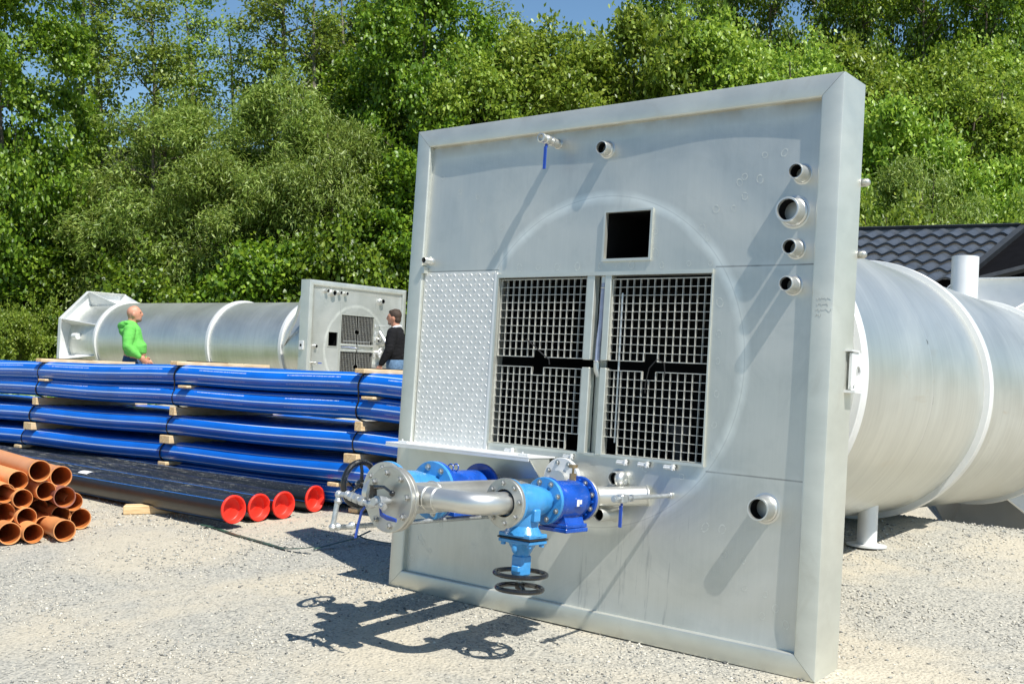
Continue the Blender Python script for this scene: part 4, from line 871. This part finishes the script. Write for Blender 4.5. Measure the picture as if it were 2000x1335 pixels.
def person(label, loc, yaw, kind):
    T = empty('person', label, 'person', Matrix.Translation(loc)@Matrix.Rotation(yaw, 4, 'Z')); H = 1.79 if kind == 'green' else 1.73; k = H/1.79
    V = lambda x, y, z: Vector((x, y, z))*k
    fat = kind == 'green'
    ht = V(.02 if not fat else .035, 0, 1.675)     # head centre, x is forward
    if fat: arms = {-1: [V(-.01,-.20,1.46), V(-.04,-.27,1.22), V(.12,-.24,1.07)], 1: [V(-.01,.20,1.47), V(-.05,.28,1.20), V(.15,.24,1.03)]}
    else: arms = {-1: [V(.0,-.19,1.46), V(-.03,-.27,1.19), V(.03,-.27,.96)], 1: [V(.0,.19,1.46), V(.03,.27,1.19), V(.16,.28,.97)]}
    body = [('s', ht, V(.098,.076,.118)), ('s', ht+V(.02,0,-.055), V(.075,.062,.07)), ('s', ht+V(.07,0,-.085), V(.03,.03,.025)), ('s', ht+V(-.02,0,.02), V(.085,.078,.09)),
            ('c', [(ht+V(.098,0,.02), .011, .012), (ht+V(.112,0,-.015), .014, .017), (ht+V(.098,0,-.03), .012, .015)]), ('s', ht+V(.088,0,-.052), V(.014,.024,.008)), ('s', ht+V(.085,0,.035), V(.016,.045,.012)),
            ('s', ht+V(-.005,-.078,-.012), V(.02,.011,.033)), ('s', ht+V(-.005,.078,-.012), V(.02,.011,.033)),
            ('c', [(ht+V(-.02,0,-.08), .06 if not fat else .07, .06), (V(-.01,0,1.48), .062, .065), (V(0,0,1.40), .11, .17), (V(.01,0,1.2), .13, .17), (V(.01,0,1.0), .12, .165), (V(0,0,.92), .12, .16)])]
    if fat: body.append(('s', V(.06,0,1.12), V(.13,.17,.15)))
    legs = {s: [V(0,s*.09,.92), V(.01,s*.10,.50), V(-.02,s*.11,.09)] for s in (-1, 1)}
    for s in (-1, 1):
        a = arms[s]; body.append(('c', [(a[0], .055, .055), (a[0].lerp(a[1], .6), .05, .05), (a[1], .042, .042), (a[1].lerp(a[2], .5), .038, .038), (a[2], .028, .026)]))
        ax = (a[2]-a[1]).normalized(); body += hand(a[2]+ax*.03, ax, (1, 0, 0) if not fat else (0, 0, -1), 1.0)
        l = legs[s]; body.append(('c', [(l[0], .09, .085), (l[0].lerp(l[1], .5), .075, .075), (l[1], .058, .058), (l[1].lerp(l[2], .4), .055, .055), (l[2], .04, .04)])); body.append(('s', l[2]+V(.07,0,-.05), V(.13,.045,.035)))
    bo = organic('body', body, M['skin'], T, .009, 3)
    ey = MB()
    for s in (-1, 1): ey.sphere(ht+V(.087, s*.03, .018), .0095, 10, 6)
    ey.obj('eye', M['eye_dark'], T)
    # trousers
    tr = []
    for s in (-1, 1):
        l = legs[s]; tr.append(('c', [(l[0]+V(0,0,.06), .118, .105), (l[0].lerp(l[1], .5), .098, .092), (l[1], .078, .078), (l[1].lerp(l[2], .5), .075, .075), (l[2]+V(0,0,-.02), .072, .072)]))
    tr.append(('c', [(V(0,0,1.03), .135, .178), (V(0,0,.95), .14, .182), (V(0,0,.86), .13, .165)]))
    organic('jeans', tr, M['jeans' if fat else 'jeans_light'], T, .013)
    sh = MB()
    for s in (-1, 1): sh.sphere(legs[s][2]+V(.07,0,-.055), V(.145,.055,.042), 14, 8)
    sh.obj('shoes', M['shoe'], T)
    up = []
    if fat: up += [('c', [(V(-.01,0,1.52), .09, .10), (V(-.005,0,1.45), .13, .20), (V(.0,0,1.38), .135, .225), (V(.01,0,1.27), .145, .225), (V(.035,0,1.20), .17, .225), (V(.035,0,1.155), .165, .22), (V(.02,0,1.135), .14, .205)]), ('c', [(V(-.10,-.07,1.53), .05, .05), (V(-.145,0,1.50), .06, .055), (V(-.10,.07,1.53), .05, .05)]), ('s', V(-.12,0,1.44), V(.06,.09,.08)), ('c', [(V(-.08,-.10,1.56), .025, .03), (V(.05,-.075,1.50), .02, .03), (V(.09,0,1.46), .02, .025), (V(.05,.075,1.50), .02, .03), (V(-.08,.10,1.56), .025, .03)])]
    else: up += [('c', [(V(-.005,0,1.50), .075, .09), (V(-.005,0,1.45), .115, .19), (V(.0,0,1.37), .14, .21), (V(.01,0,1.22), .145, .20), (V(.01,0,1.12), .15, .195), (V(.0,0,1.09), .15, .19)])]
    for s in (-1, 1):
        a = arms[s]; b0 = .085 if fat else .082; e = a[1].lerp(a[2], .93)
        up.append(('c', [(a[0]+V(0,-s*.01,.0), b0, b0), (a[0].lerp(a[1], .5), b0*.92, b0*.92), (a[1], b0*.85, b0*.85), (a[1].lerp(a[2], .5), b0*.72, b0*.72), (e, b0*.52, b0*.52)]))
    o = organic('hoodie' if fat else 'sweater', up, M['hoodie_green' if fat else 'sweater_black'], T, .012)
    if fat:
        organic('beard', [('s', ht+V(.045,0,-.085), V(.058,.058,.036)), ('s', ht+V(.086,0,-.066), V(.014,.03,.022))], M['stubble'], T, .008)
    else:
        organic('shirt_collar', [('c', [(V(-.07,0,1.545), .02, .035), (V(-.02,-.072,1.54), .02, .035), (V(.06,-.05,1.50), .018, .03), (V(.09,0,1.45), .016, .02)]), ('c', [(V(-.07,0,1.545), .02, .035), (V(-.02,.072,1.54), .02, .035), (V(.06,.05,1.50), .018, .03), (V(.09,0,1.45), .016, .02)])], M['shirt_white'], T, .008, 2)
        organic('hair', [('s', ht+V(-.022,0,.038), V(.098,.085,.098)), ('s', ht+V(.03,0,.088), V(.052,.06,.034)), ('s', ht+V(-.05,0,-.03), V(.058,.075,.07)), ('s', ht+V(-.06,.01,.10), V(.04,.05,.03))], M['hair_brown'], T, .008, 2)
        organic('beard', [('s', ht+V(.045,0,-.085), V(.055,.055,.034))], M['stubble'], T, .008)
    return T
person('bald man in a bright green hoodie and jeans, seen from the side, facing right', (-5.42, 15.5, ground_h(-5.36, 15.5)), R(14), 'green')
person('brown haired man in black sweater over white shirt, facing left by the far panel', (-1.715, 16.0, ground_h(-1.7, 16)), R(172), 'black')
# ------------------------------------------------------------------ shed with tiled roof
def shed():
    T = empty('shed', 'low black shed with a dark wavy tiled roof behind the near tank', 'shed')
    simple('roof_tile', (.060,.070,.084), .26, 0, .2, 6, .15); simple('shed_wall', (.006,.006,.007), 1, 0, .2, 8, 0, spec=.05); simple('roof_trim', (.022,.026,.030), .55)
    B = at(1992, 449, 16.0); A = at(1560, 458, 18.2); A.z = B.z+.0    # ridge, right and left ends
    A = Vector((B.x-.90*4.2, B.y+.32*4.2, B.z)); C_ = at(1902, 523, 15.0); dn = (C_-B); dn = dn*(2.2/dn.length)
    e = (A-B); nu = e.normalized(); nrm = nu.cross(dn).normalized(); nrm = -nrm if nrm.z < 0 else nrm
    L = e.length; D = dn.length; d_ = dn.normalized(); nx = 190; rows = 6; row = D/rows
    V_ = []; F_ = []
    for r in range(rows):
        for j, (a, lift) in enumerate(((0, .012), (1.0, .058))):
            for i in range(nx+1):
                x = L*i/nx; ph = (x/.235) % 1; wv = .5-.5*math.cos(2*math.pi*ph); wv = wv**.75*.042
                V_.append(B+nu*x+d_*((r+a)*row+(.02*(1-wv/.042) if j else 0))+nrm*(lift+wv))
        for i in range(nx+1): V_.append(Vector(V_[-(nx+1)])-nrm*.03)
        b = r*3*(nx+1)
        for j in range(2):
            for i in range(nx): F_.append((b+j*(nx+1)+i, b+j*(nx+1)+i+1, b+(j+1)*(nx+1)+i+1, b+(j+1)*(nx+1)+i))
    mb = MB(); mb.add(V_, F_); rf = mb.obj('roof', M['roof_tile'], T, 40)
    mb = MB(); mb.prism([B+nrm*.06-nu*.1, A+nrm*.06, A+nrm*.10, B+nrm*.10-nu*.1], Vector((.09, .10, 0))); mb.prism([B+nrm*.03+d_*-.02, A+nrm*.03+d_*-.02, A+nrm*.10, B+nrm*.10], -d_*.03); mb.obj('ridge_cap', M['roof_trim'], T)
    mb = MB(); mb.prism([B-nu*.10+nrm*.0, B+dn-nu*.10+nrm*.0, B+dn-nu*.10+nrm*.08, B-nu*.10+nrm*.08], nu*.10); mb.obj('verge_trim', M['roof_trim'], T)
    # gable side overhang and wall to the right, walls underneath
    e2 = Vector((.95, -.30, 0)); z0 = -.45
    mb = MB(); w = [B-nu*.1+Vector((0, 0, -.05)), B+dn-nu*.1+Vector((0, 0, -.05))]
    q = w[1]-nu*2.2+Vector((0, 0, .55)); q0 = w[0]-nu*1.6+Vector((0, 0, .12))
    mb.prism([w[0], w[1], q, q0], (0, 0, .05)); mb.obj('soffit', M['shed_wall'], T)
    mb = MB(); f0 = B+dn*.9+nu*.0; f1 = A+dn*.9; f2 = B+dn*.9-nu*3; back = Vector((.35, .9, 0))*2.5
    for a, b in ((f2+Vector((0, 0, .30)), f1),): 
        mb.prism([Vector((a.x, a.y, z0)), Vector((b.x, b.y, z0)), Vector((b.x, b.y, b.z-.02)), Vector((f0.x, f0.y, f0.z-.02)), Vector((a.x, a.y, a.z+.35))], back)
    mb.obj('wall', M['shed_wall'], T)
    # a lit edge board on the second slope
    mb = MB(); mb.tube([w[1]-nu*.05+Vector((0, 0, .06)), q+Vector((0, 0, .07))], .05, 4); mb.obj('fascia', M['roof_trim'], T)
    mb = MB(); bk = Vector((.5, .87, 0)).normalized()*2.2; mb.prism([B+nrm*.05, A+nrm*.05, A+bk-Vector((0, 0, .8)), B+bk-Vector((0, 0, .8))], (0, 0, -.04)); mb.obj('rear_roof', M['roof_tile'], T)
shed()
# ------------------------------------------------------------------ vegetation
def leaf_mat(name, stops, trans=.38, rough=.42, spec=.5):
    m = Mat(name, stops[0][1], rough, spec=spec); r = m.island(); orr = m.objrand()
    c = m.ramp(r, stops); h = m.nt.nodes.new('ShaderNodeHueSaturation'); m.nt.links.new(c, h.inputs['Color'])
    m.nt.links.new(orr.mr(0, 1, .490, .506).s, h.inputs['Hue']); m.nt.links.new(orr.mr(0, 1, .78, 1.2).s, h.inputs['Value']); m.col(h.outputs[0])
    t = m.nt.nodes.new('ShaderNodeBsdfTranslucent'); mx = m.nt.nodes.new('ShaderNodeMixShader'); mx.inputs[0].default_value = trans
    g = m.nt.nodes.new('ShaderNodeHueSaturation'); g.inputs['Hue'].default_value = .485; g.inputs['Value'].default_value = 1.5; g.inputs['Saturation'].default_value = 1.0; m.nt.links.new(h.outputs[0], g.inputs['Color']); m.nt.links.new(g.outputs[0], t.inputs[0])
    m.nt.links.new(m.b.outputs[0], mx.inputs[1]); m.nt.links.new(t.outputs[0], mx.inputs[2]); m.nt.links.new(mx.outputs[0], m.out.inputs[0]); M[name] = m.m
leaf_mat('leaf_maple', [(0, (.048,.105,.006)), (.6, (.125,.225,.013)), (1, (.27,.38,.036))])
leaf_mat('leaf_willow', [(0, (.09,.165,.018)), (.6, (.20,.30,.045)), (1, (.40,.50,.13))], .34, .45)
leaf_mat('leaf_hazel', [(0, (.10,.185,.014)), (.6, (.22,.345,.034)), (1, (.42,.54,.10))])
leaf_mat('leaf_aspen', [(0, (.10,.17,.016)), (.6, (.19,.28,.034)), (1, (.30,.40,.07))], .34)
simple('bark', (.12,.10,.075), .9, 0, .35, 9, .6); simple('bark_pale', (.20,.18,.14), .85, 0, .4, 7, .5)
def leaf_shape(kind):
    # verts of one leaf, unit length 1 along x, folded along the midrib
    if kind == 'narrow': return np.array([(0,0,0),(.45,.13,.03),(1,0,-.05),(.45,-.13,.03)]), np.array([(0,2,1),(0,3,2)])
    if kind == 'lobed': return np.array([(0,0,0),(.25,.5,.06),(.62,.36,.04),(1,0,-.08),(.62,-.36,.04),(.25,-.5,.06)]), np.array([(0,2,1),(0,3,2),(0,4,3),(0,5,4)])
    return np.array([(0,0,0),(.42,.33,.07),(1,0,-.06),(.42,-.33,.07)]), np.array([(0,2,1),(0,3,2)])
def make_tree(seed, h, rad, c0, kind, leafm, leafsz, nclu, per, spread, barkm, droop=0., limbs=9, shape='oval', clumpy=.6, stems=1):
    """tapered trunk(s) with limbs; leaves in clusters at the ends of twigs. c0 = height where the crown begins"""
    rg = np.random.default_rng(seed); rr = random.Random(seed); mb = MB(); ends = []
    for st in range(stems):
        ln = rr.uniform(-.05, .05)*h; ln2 = rr.uniform(-.05, .05)*h; ox, oy = ((rr.uniform(-.25, .25)*rad, rr.uniform(-.2, .2)*rad) if stems > 1 else (0, 0)); tr = max(.04, h*.016)
        pts = [Vector((ox+ln*t*t+.05*math.sin(t*7+seed), oy+ln2*t*t+.05*math.cos(t*6+seed), h*.93*t-.25*(t == 0))) for t in np.linspace(0, 1, 9)]
        mb.tube(pts, [tr*(1-.85*i/8) for i in range(9)], 8)
        for k in range(limbs):
            t = rr.uniform(max(.12, c0/h*.8), .93); i = min(7, int(t*8)); p = pts[i].lerp(pts[i+1], t*8-i); a = rr.uniform(0, 6.283); le = rad*rr.uniform(.55, .95)*(1-.45*t); up = rr.uniform(.25, .8)
            q1 = p+Vector((math.cos(a)*le*.5, math.sin(a)*le*.5, le*up*.35)); q2 = p+Vector((math.cos(a)*le, math.sin(a)*le, le*(up-droop)*.8)); b = tr*(1-.75*t)*.5
            mb.tube([p, q1, q2], [b, b*.65, b*.25], 6); ends += [q1, q2, p.lerp(q2, .8)]
            for s in range(2):
                q3 = q1.lerp(q2, rr.random())+Vector((rr.uniform(-.3, .3), rr.uniform(-.3, .3), rr.uniform(-.1, .35)))*rad*.8; mb.tube([q1, q3], [b*.4, b*.15], 5); ends.append(q3)
    trunk = mb.mesh('trunk', M[barkm], 60)
    # cluster centres: lumpy ellipsoid made of a few lobes, plus limb ends
    nl = 26; lob = []
    for k in range(nl):
        t = rg.random(); a = rg.random()*6.283; zz = c0+(h-c0)*(.12+.8*t); w = rad*(1.15*np.sqrt(max(.05, 1-((2*t-1.0)**2)*.9)) if shape == 'oval' else 1.25*(1-.75*t))
        lob.append((np.array([math.cos(a)*w*.66, math.sin(a)*w*.66, zz]), w*(.17+.26*rg.random())))
    lob.append((np.array([0, 0, (h+c0)/2]), rad*.6)); lob.append((np.array([0, 0, h-rad*.3]), rad*.34))
    C = []
    while len(C) < nclu:
        c, r = lob[rg.integers(len(lob))]; d = rg.normal(size=3); d /= np.linalg.norm(d); q = c+d*r*(1-clumpy*rg.random()**2.0)*np.array([1, 1, 1.05])
        g3 = math.sin(q[0]*3.1+seed)*math.sin(q[1]*3.3+1.7*seed)+math.sin(q[2]*2.6+q[0]*1.7+seed)*.8+math.sin(q[2]*5.3+q[1]*2.9)*.4
        if q[2] > c0*.75 and g3 > .10-.42*rg.random(): C.append(q)
    C = np.array(C); e = np.array([tuple(v) for v in ends]); k = min(len(e), nclu//4); C[:k] = e[rg.permutation(len(e))[:k]]
    sz = spread*(.6+.8*rg.random(len(C))); cnt = np.maximum(3, (per*(.5+rg.random(len(C)))).astype(int)); ci = np.repeat(np.arange(len(C)), cnt); N = len(ci)
    off = rg.normal(size=(N, 3))*sz[ci][:, None]*np.array([1, 1, .55+.6*droop]); P_ = C[ci]+off
    if droop: P_[:, 2] -= droop*.35*np.abs(rg.normal(size=N))*spread
    out = P_-np.array([0, 0, (h+c0)/2]); out /= np.linalg.norm(out, axis=1)[:, None]+1e-6
    X = out*.5+rg.normal(size=(N, 3))*.6+np.array([0, 0, -.25-.8*droop]); X /= np.linalg.norm(X, axis=1)[:, None]
    Nn = np.array([0, 0, 1.])*.8+out*.5+rg.normal(size=(N, 3))*.55; Y = np.cross(Nn, X); Y /= np.linalg.norm(Y, axis=1)[:, None]+1e-6; Z = np.cross(X, Y)
    lv, lf = leaf_shape({'maple': 'lobed', 'willow': 'narrow', 'hazel': 'oval', 'aspen': 'oval'}[kind]); S = leafsz*(.65+.7*rg.random(N))
    V = P_[:, None]+S[:, None, None]*(lv[None, :, 0:1]*X[:, None]+lv[None, :, 1:2]*Y[:, None]+lv[None, :, 2:3]*Z[:, None])
    F = (lf[None]+len(lv)*np.arange(N)[:, None, None]).reshape(-1, 3)
    crown = fastmesh('crown', V.reshape(-1, 3), F, [M[leafm]])
    return trunk, crown, h
P_T = {
 'maple_a': make_tree(1, 12, 3.6, 2.0, 'maple', 'leaf_maple', .13, 1150, 50, .24, 'bark', limbs=16),
 'maple_b': make_tree(2, 10, 3.0, 1.2, 'maple', 'leaf_maple', .145, 900, 42, .24, 'bark', limbs=14),
 'willow_a': make_tree(3, 7.5, 2.9, .4, 'willow', 'leaf_willow', .19, 850, 50, .24, 'bark', droop=.25, limbs=14, stems=3),
 'willow_b': make_tree(4, 9.5, 2.7, 1.0, 'willow', 'leaf_willow', .18, 860, 50, .23, 'bark', droop=.1, limbs=16, stems=2),
 'hazel_a': make_tree(5, 7.0, 2.8, .3, 'hazel', 'leaf_hazel', .15, 800, 46, .22, 'bark', limbs=14, stems=3),
 'hazel_b': make_tree(6, 9.0, 2.6, .8, 'hazel', 'leaf_hazel', .15, 850, 46, .22, 'bark', limbs=16, stems=2),
 'aspen_a': make_tree(7, 13, 2.0, 4.0, 'aspen', 'leaf_aspen', .14, 190, 40, .24, 'bark_pale', limbs=20, clumpy=.9),
 'aspen_b': make_tree(8, 12, 1.8, 5.0, 'aspen', 'leaf_aspen', .14, 165, 40, .24, 'bark_pale', limbs=18, clumpy=.9),
 'bush_a': make_tree(9, 2.6, 1.7, .0, 'maple', 'leaf_maple', .085, 520, 60, .16, 'bark', limbs=8, stems=3),
 'bush_b': make_tree(10, 3.0, 1.7, .0, 'hazel', 'leaf_hazel', .115, 420, 44, .16, 'bark', limbs=8, stems=3),
 'dark_a': make_tree(11, 11, 2.4, 6.2, 'aspen', 'leaf_maple', .15, 300, 40, .25, 'bark', limbs=20, clumpy=.9),
}
NAMES = {'maple': 'maple_tree', 'willow': 'willow_tree', 'hazel': 'hazel_tree', 'aspen': 'aspen_tree', 'bush': 'shrub', 'dark': 'alder_tree'}
rt = random.Random(21)
def plant(kind, px, Y, top, wpx=None, label=None, group=None, yaw=None):
    tr, cr, h = P_T[kind]; x = (px-1000)/FPX*Y; z0 = (hill_h(x, Y) if Y > 30 else ground_h(x, Y))-.05; zt = EYE+(603-top)*Y/FPX; s = (zt-z0)/h
    sx = s if wpx is None else (wpx/FPX*Y)/(2*{'maple_a': 3.6, 'maple_b': 3.0, 'willow_a': 2.9, 'willow_b': 2.7, 'hazel_a': 2.8, 'hazel_b': 2.6, 'aspen_a': 2.0, 'aspen_b': 1.8, 'bush_a': 1.7, 'bush_b': 1.7, 'dark_a': 2.4}[kind])
    sx = max(.55*s, min(1.7*s, sx)); ks = kind.split('_')[0]
    T = empty(NAMES[ks], label, 'shrub' if ks == 'bush' else 'tree', Matrix.Translation((x, Y, z0))@Matrix.Rotation(rt.uniform(0, 6.28) if yaw is None else yaw, 4, 'Z')@Matrix.Diagonal((sx, sx, s, 1)), group)
    a = link('trunk', tr, T); b = link('crown', cr, T); return T
front = [
 ('maple_a', 20, 31.5, -120, 330, 'tall dark green maple filling the left edge of the photo'),
 ('willow_a', 205, 33.0, 330, 330, 'low olive willow right of the dark maple at the left edge'),
 ('willow_b', 330, 32.5, 185, 330, 'tall olive willow above the left end of the far tank'),
 ('willow_a', 430, 31.2, 300, 300, 'spreading olive willow behind the middle of the far tank'),
 ('willow_b', 560, 32.4, 150, 300, 'tall fine leaved willow left of the dark maple in the middle'),
 ('willow_a', 640, 31.2, 230, 260, 'bushy willow just left of the far tank panel, above it'),
 ('maple_a', 820, 33.0, -110, 300, 'tall dark maple rising left of the near panel top'),
 ('maple_b', 760, 31.0, 330, 240, 'lower dark green maple behind the far square panel'),
 ('hazel_b', 930, 31.8, 110, 270, 'bright green hazel over the top left corner of the near panel'),
 ('hazel_b', 1080, 33.0, 45, 330, 'bright green hazel above the left half of the near panel'),
 ('hazel_a', 1250, 33.6, 15, 330, 'bright green hazel above the middle of the near panel'),
 ('hazel_b', 1400, 32.6, 30, 300, 'bright green hazel above the right half of the near panel'),
 ('hazel_b', 1560, 31.6, 90, 270, 'bright green hazel behind the top right corner of the near panel'),
 ('hazel_a', 1740, 29.5, 190, 300, 'broad bright green hazel just right of the near panel'),
 ('hazel_b', 1890, 30.0, 150, 280, 'tall bright green hazel above the tiled shed roof'),
 ('hazel_a', 1980, 28.5, 300, 260, 'bright green hazel at the right edge above the shed'),
 ('willow_a', 1800, 27.0, 310, 240, 'low grey green willow shrub right of the near panel, above the shed'),
 ('bush_b', 1930, 26.5, 400, 240, 'low bright bush directly above the shed ridge'),
 ('bush_b', 1720, 26.0, 400, 200, 'low bright bush beside the near panel edge above the shed'),
 ('maple_b', 90, 32.6, 420, 300, 'low dark maple thicket behind the octagonal end of the far tank'),
 ('bush_a', 330, 30.6, 500, 260, 'dark bush above the shell of the far tank, near the bald man'),
 ('bush_a', 500, 30.7, 470, 280, 'dark bush above the middle ring of the far tank'),
 ('bush_a', 680, 30.6, 440, 260, 'dark bush above the top edge of the far square panel'),
 ('bush_a', 180, 32.0, 500, 220, 'dark bush just above the octagonal end of the far tank'),
 ('bush_b', 5, 29.0, 600, 130, 'bright low bush at the left edge above the blue pipes'),
 ('bush_b', 78, 30.6, 590, 110, 'small bright bush left of the octagonal tank end'),
 ('maple_b', 870, 30.8, 240, 260, 'dark maple against the left edge of the near panel'),
]
for a in front: plant(a[0], a[1], a[2], a[3], a[4], a[5], None)
tall = [('aspen_a', 150, 37, -160), ('aspen_b', 215, 38, -90), ('aspen_a', 320, 37.5, -60), ('aspen_b', 395, 40, -30), ('aspen_a', 470, 39, 40), ('aspen_b', 560, 38, -120), ('aspen_a', 610, 37, -60), ('aspen_b', 690, 40, -40), ('aspen_a', 960, 39, -10), ('aspen_b', 1010, 41, 40)]
for i, (k, px, Y, top) in enumerate(tall):
    plant(k, px, Y, top, None, ['tall sparse aspen just right of the dark maple at the left edge','thin aspen on the slope straight above the bald man','sparse aspen with blue sky behind, above the left willow','thin aspen between the two willow crowns at upper left','shorter sparse aspen between the two tall willows','thin aspen above the middle of the far tank','sparse aspen above the left edge of the far square panel','thin aspen directly left of the tall dark maple in the middle','thin aspen at the clear sky gap right of the dark maple','shorter thin aspen standing in the clear sky gap at top centre'][i], 'sparse aspens on the slope top at left')
dk = [(1330, 37, -90), (1430, 39, -60), (1500, 36.5, -130), (1610, 37.5, -140), (1680, 36.5, -100), (1740, 39, -160), (1800, 37, -120), (1860, 38.5, -150), (1920, 36.5, -130), (1990, 37, -160), (2060, 38, -120)]
for i, (px, Y, top) in enumerate(dk):
    plant('dark_a', px, Y, top, 190, ['dark alder on the slope above the middle of the near panel','dark alder above the two grated doors of the near panel, high on the slope','dark alder behind the top bar of the near panel, right half','dark alder straight above the top right corner of the near panel','dark alder just right of the near panel corner, on the slope','tall dark alder above the left end of the shed roof','dark alder above the middle of the tiled shed roof','dark alder above the vent pipe of the near tank','dark alder above the right part of the shed ridge','dark alder at the upper right corner of the photo','dark alder partly outside the right edge of the photo'][i], 'dark alders on the slope at right')
rows = []
for px in range(-60, 2160, 105):
    kl = 'maple_b' if (px < 120 or 640 < px < 900) else 'willow_b' if px < 640 else 'hazel_b'
    T = 345 if px < 640 else 110 if px < 1150 else 120
    rows.append((kl, px+rt.uniform(-25, 25), 35.5+rt.uniform(-.6, .6), T+rt.uniform(-50, 50)))
for px in range(-40, 2160, 125):
    kl = 'maple_a' if (px < 120 or 640 < px < 900 or px > 1250) else 'willow_b'
    T = 330 if px < 640 else 60 if px < 920 else 130 if px < 1150 else 190
    rows.append((kl, px+rt.uniform(-30, 30), 40+rt.uniform(-1, 1), T+rt.uniform(-50, 40)))
for px in range(-20, 2160, 170):
    rows.append(('maple_b', px+rt.uniform(-30, 30), 33.6, 360+rt.uniform(-60, 60)))
for (k, px, Y, top) in rows:
    ks = {'maple': 'dark leafy tree', 'willow': 'olive leafy tree', 'hazel': 'bright leafy tree'}[k.split('_')[0]]
    plant(k, px, Y, top, 260, ks+' merging into the wooded slope behind the front row', 'trees of the wooded slope behind the front row')
# low weeds and grass left of the far tank and along the wood edge
def weeds():
    rg = np.random.default_rng(5); N = 26000; X = np.concatenate([rg.uniform(-16, -8.0, N//2), rg.uniform(-17, 14, N//2)]); Y = np.concatenate([rg.uniform(20, 30, N//2), rg.uniform(28.5, 32, N//2)])
    ok = ~((X > -12.3) & (Y > 24) & (Y < 30.5) & (X > -12.3) & (np.abs((X+10.5)) < 1.9)); X = X[ok]; Y = Y[ok]; N = len(X)
    hmap = .25+.35*np.clip(np.array([hnoise(x*.9, y*.8) for x, y in zip(X, Y)])+.4, 0, 1.3)
    Zg = np.array([hill_h(x, y) if y > 29.2 else ground_h(x, y) for x, y in zip(X, Y)]); Z = Zg+hmap*rg.random(N)*1.3
    d = rg.normal(size=(N, 3)); d[:, 2] = np.abs(d[:, 2])*.6; d /= np.linalg.norm(d, axis=1)[:, None]; s = np.cross(d, rg.normal(size=(N, 3))); s /= np.linalg.norm(s, axis=1)[:, None]
    S = rg.uniform(.08, .2, N); lv, lf = leaf_shape('oval'); up = np.cross(d, s); P_ = np.stack([X, Y, Z], 1)
    V = P_[:, None]+S[:, None, None]*(lv[None, :, 0:1]*d[:, None]+lv[None, :, 1:2]*s[:, None]+lv[None, :, 2:3]*up[:, None])
    return fastmesh('undergrowth', V.reshape(-1, 3), (lf[None]+4*np.arange(N)[:, None, None]).reshape(-1, 3), [M['leaf_hazel']])
tag(link('undergrowth', weeds()), 'low green weeds and ferns along the foot of the wooded slope', 'undergrowth', kind='stuff')
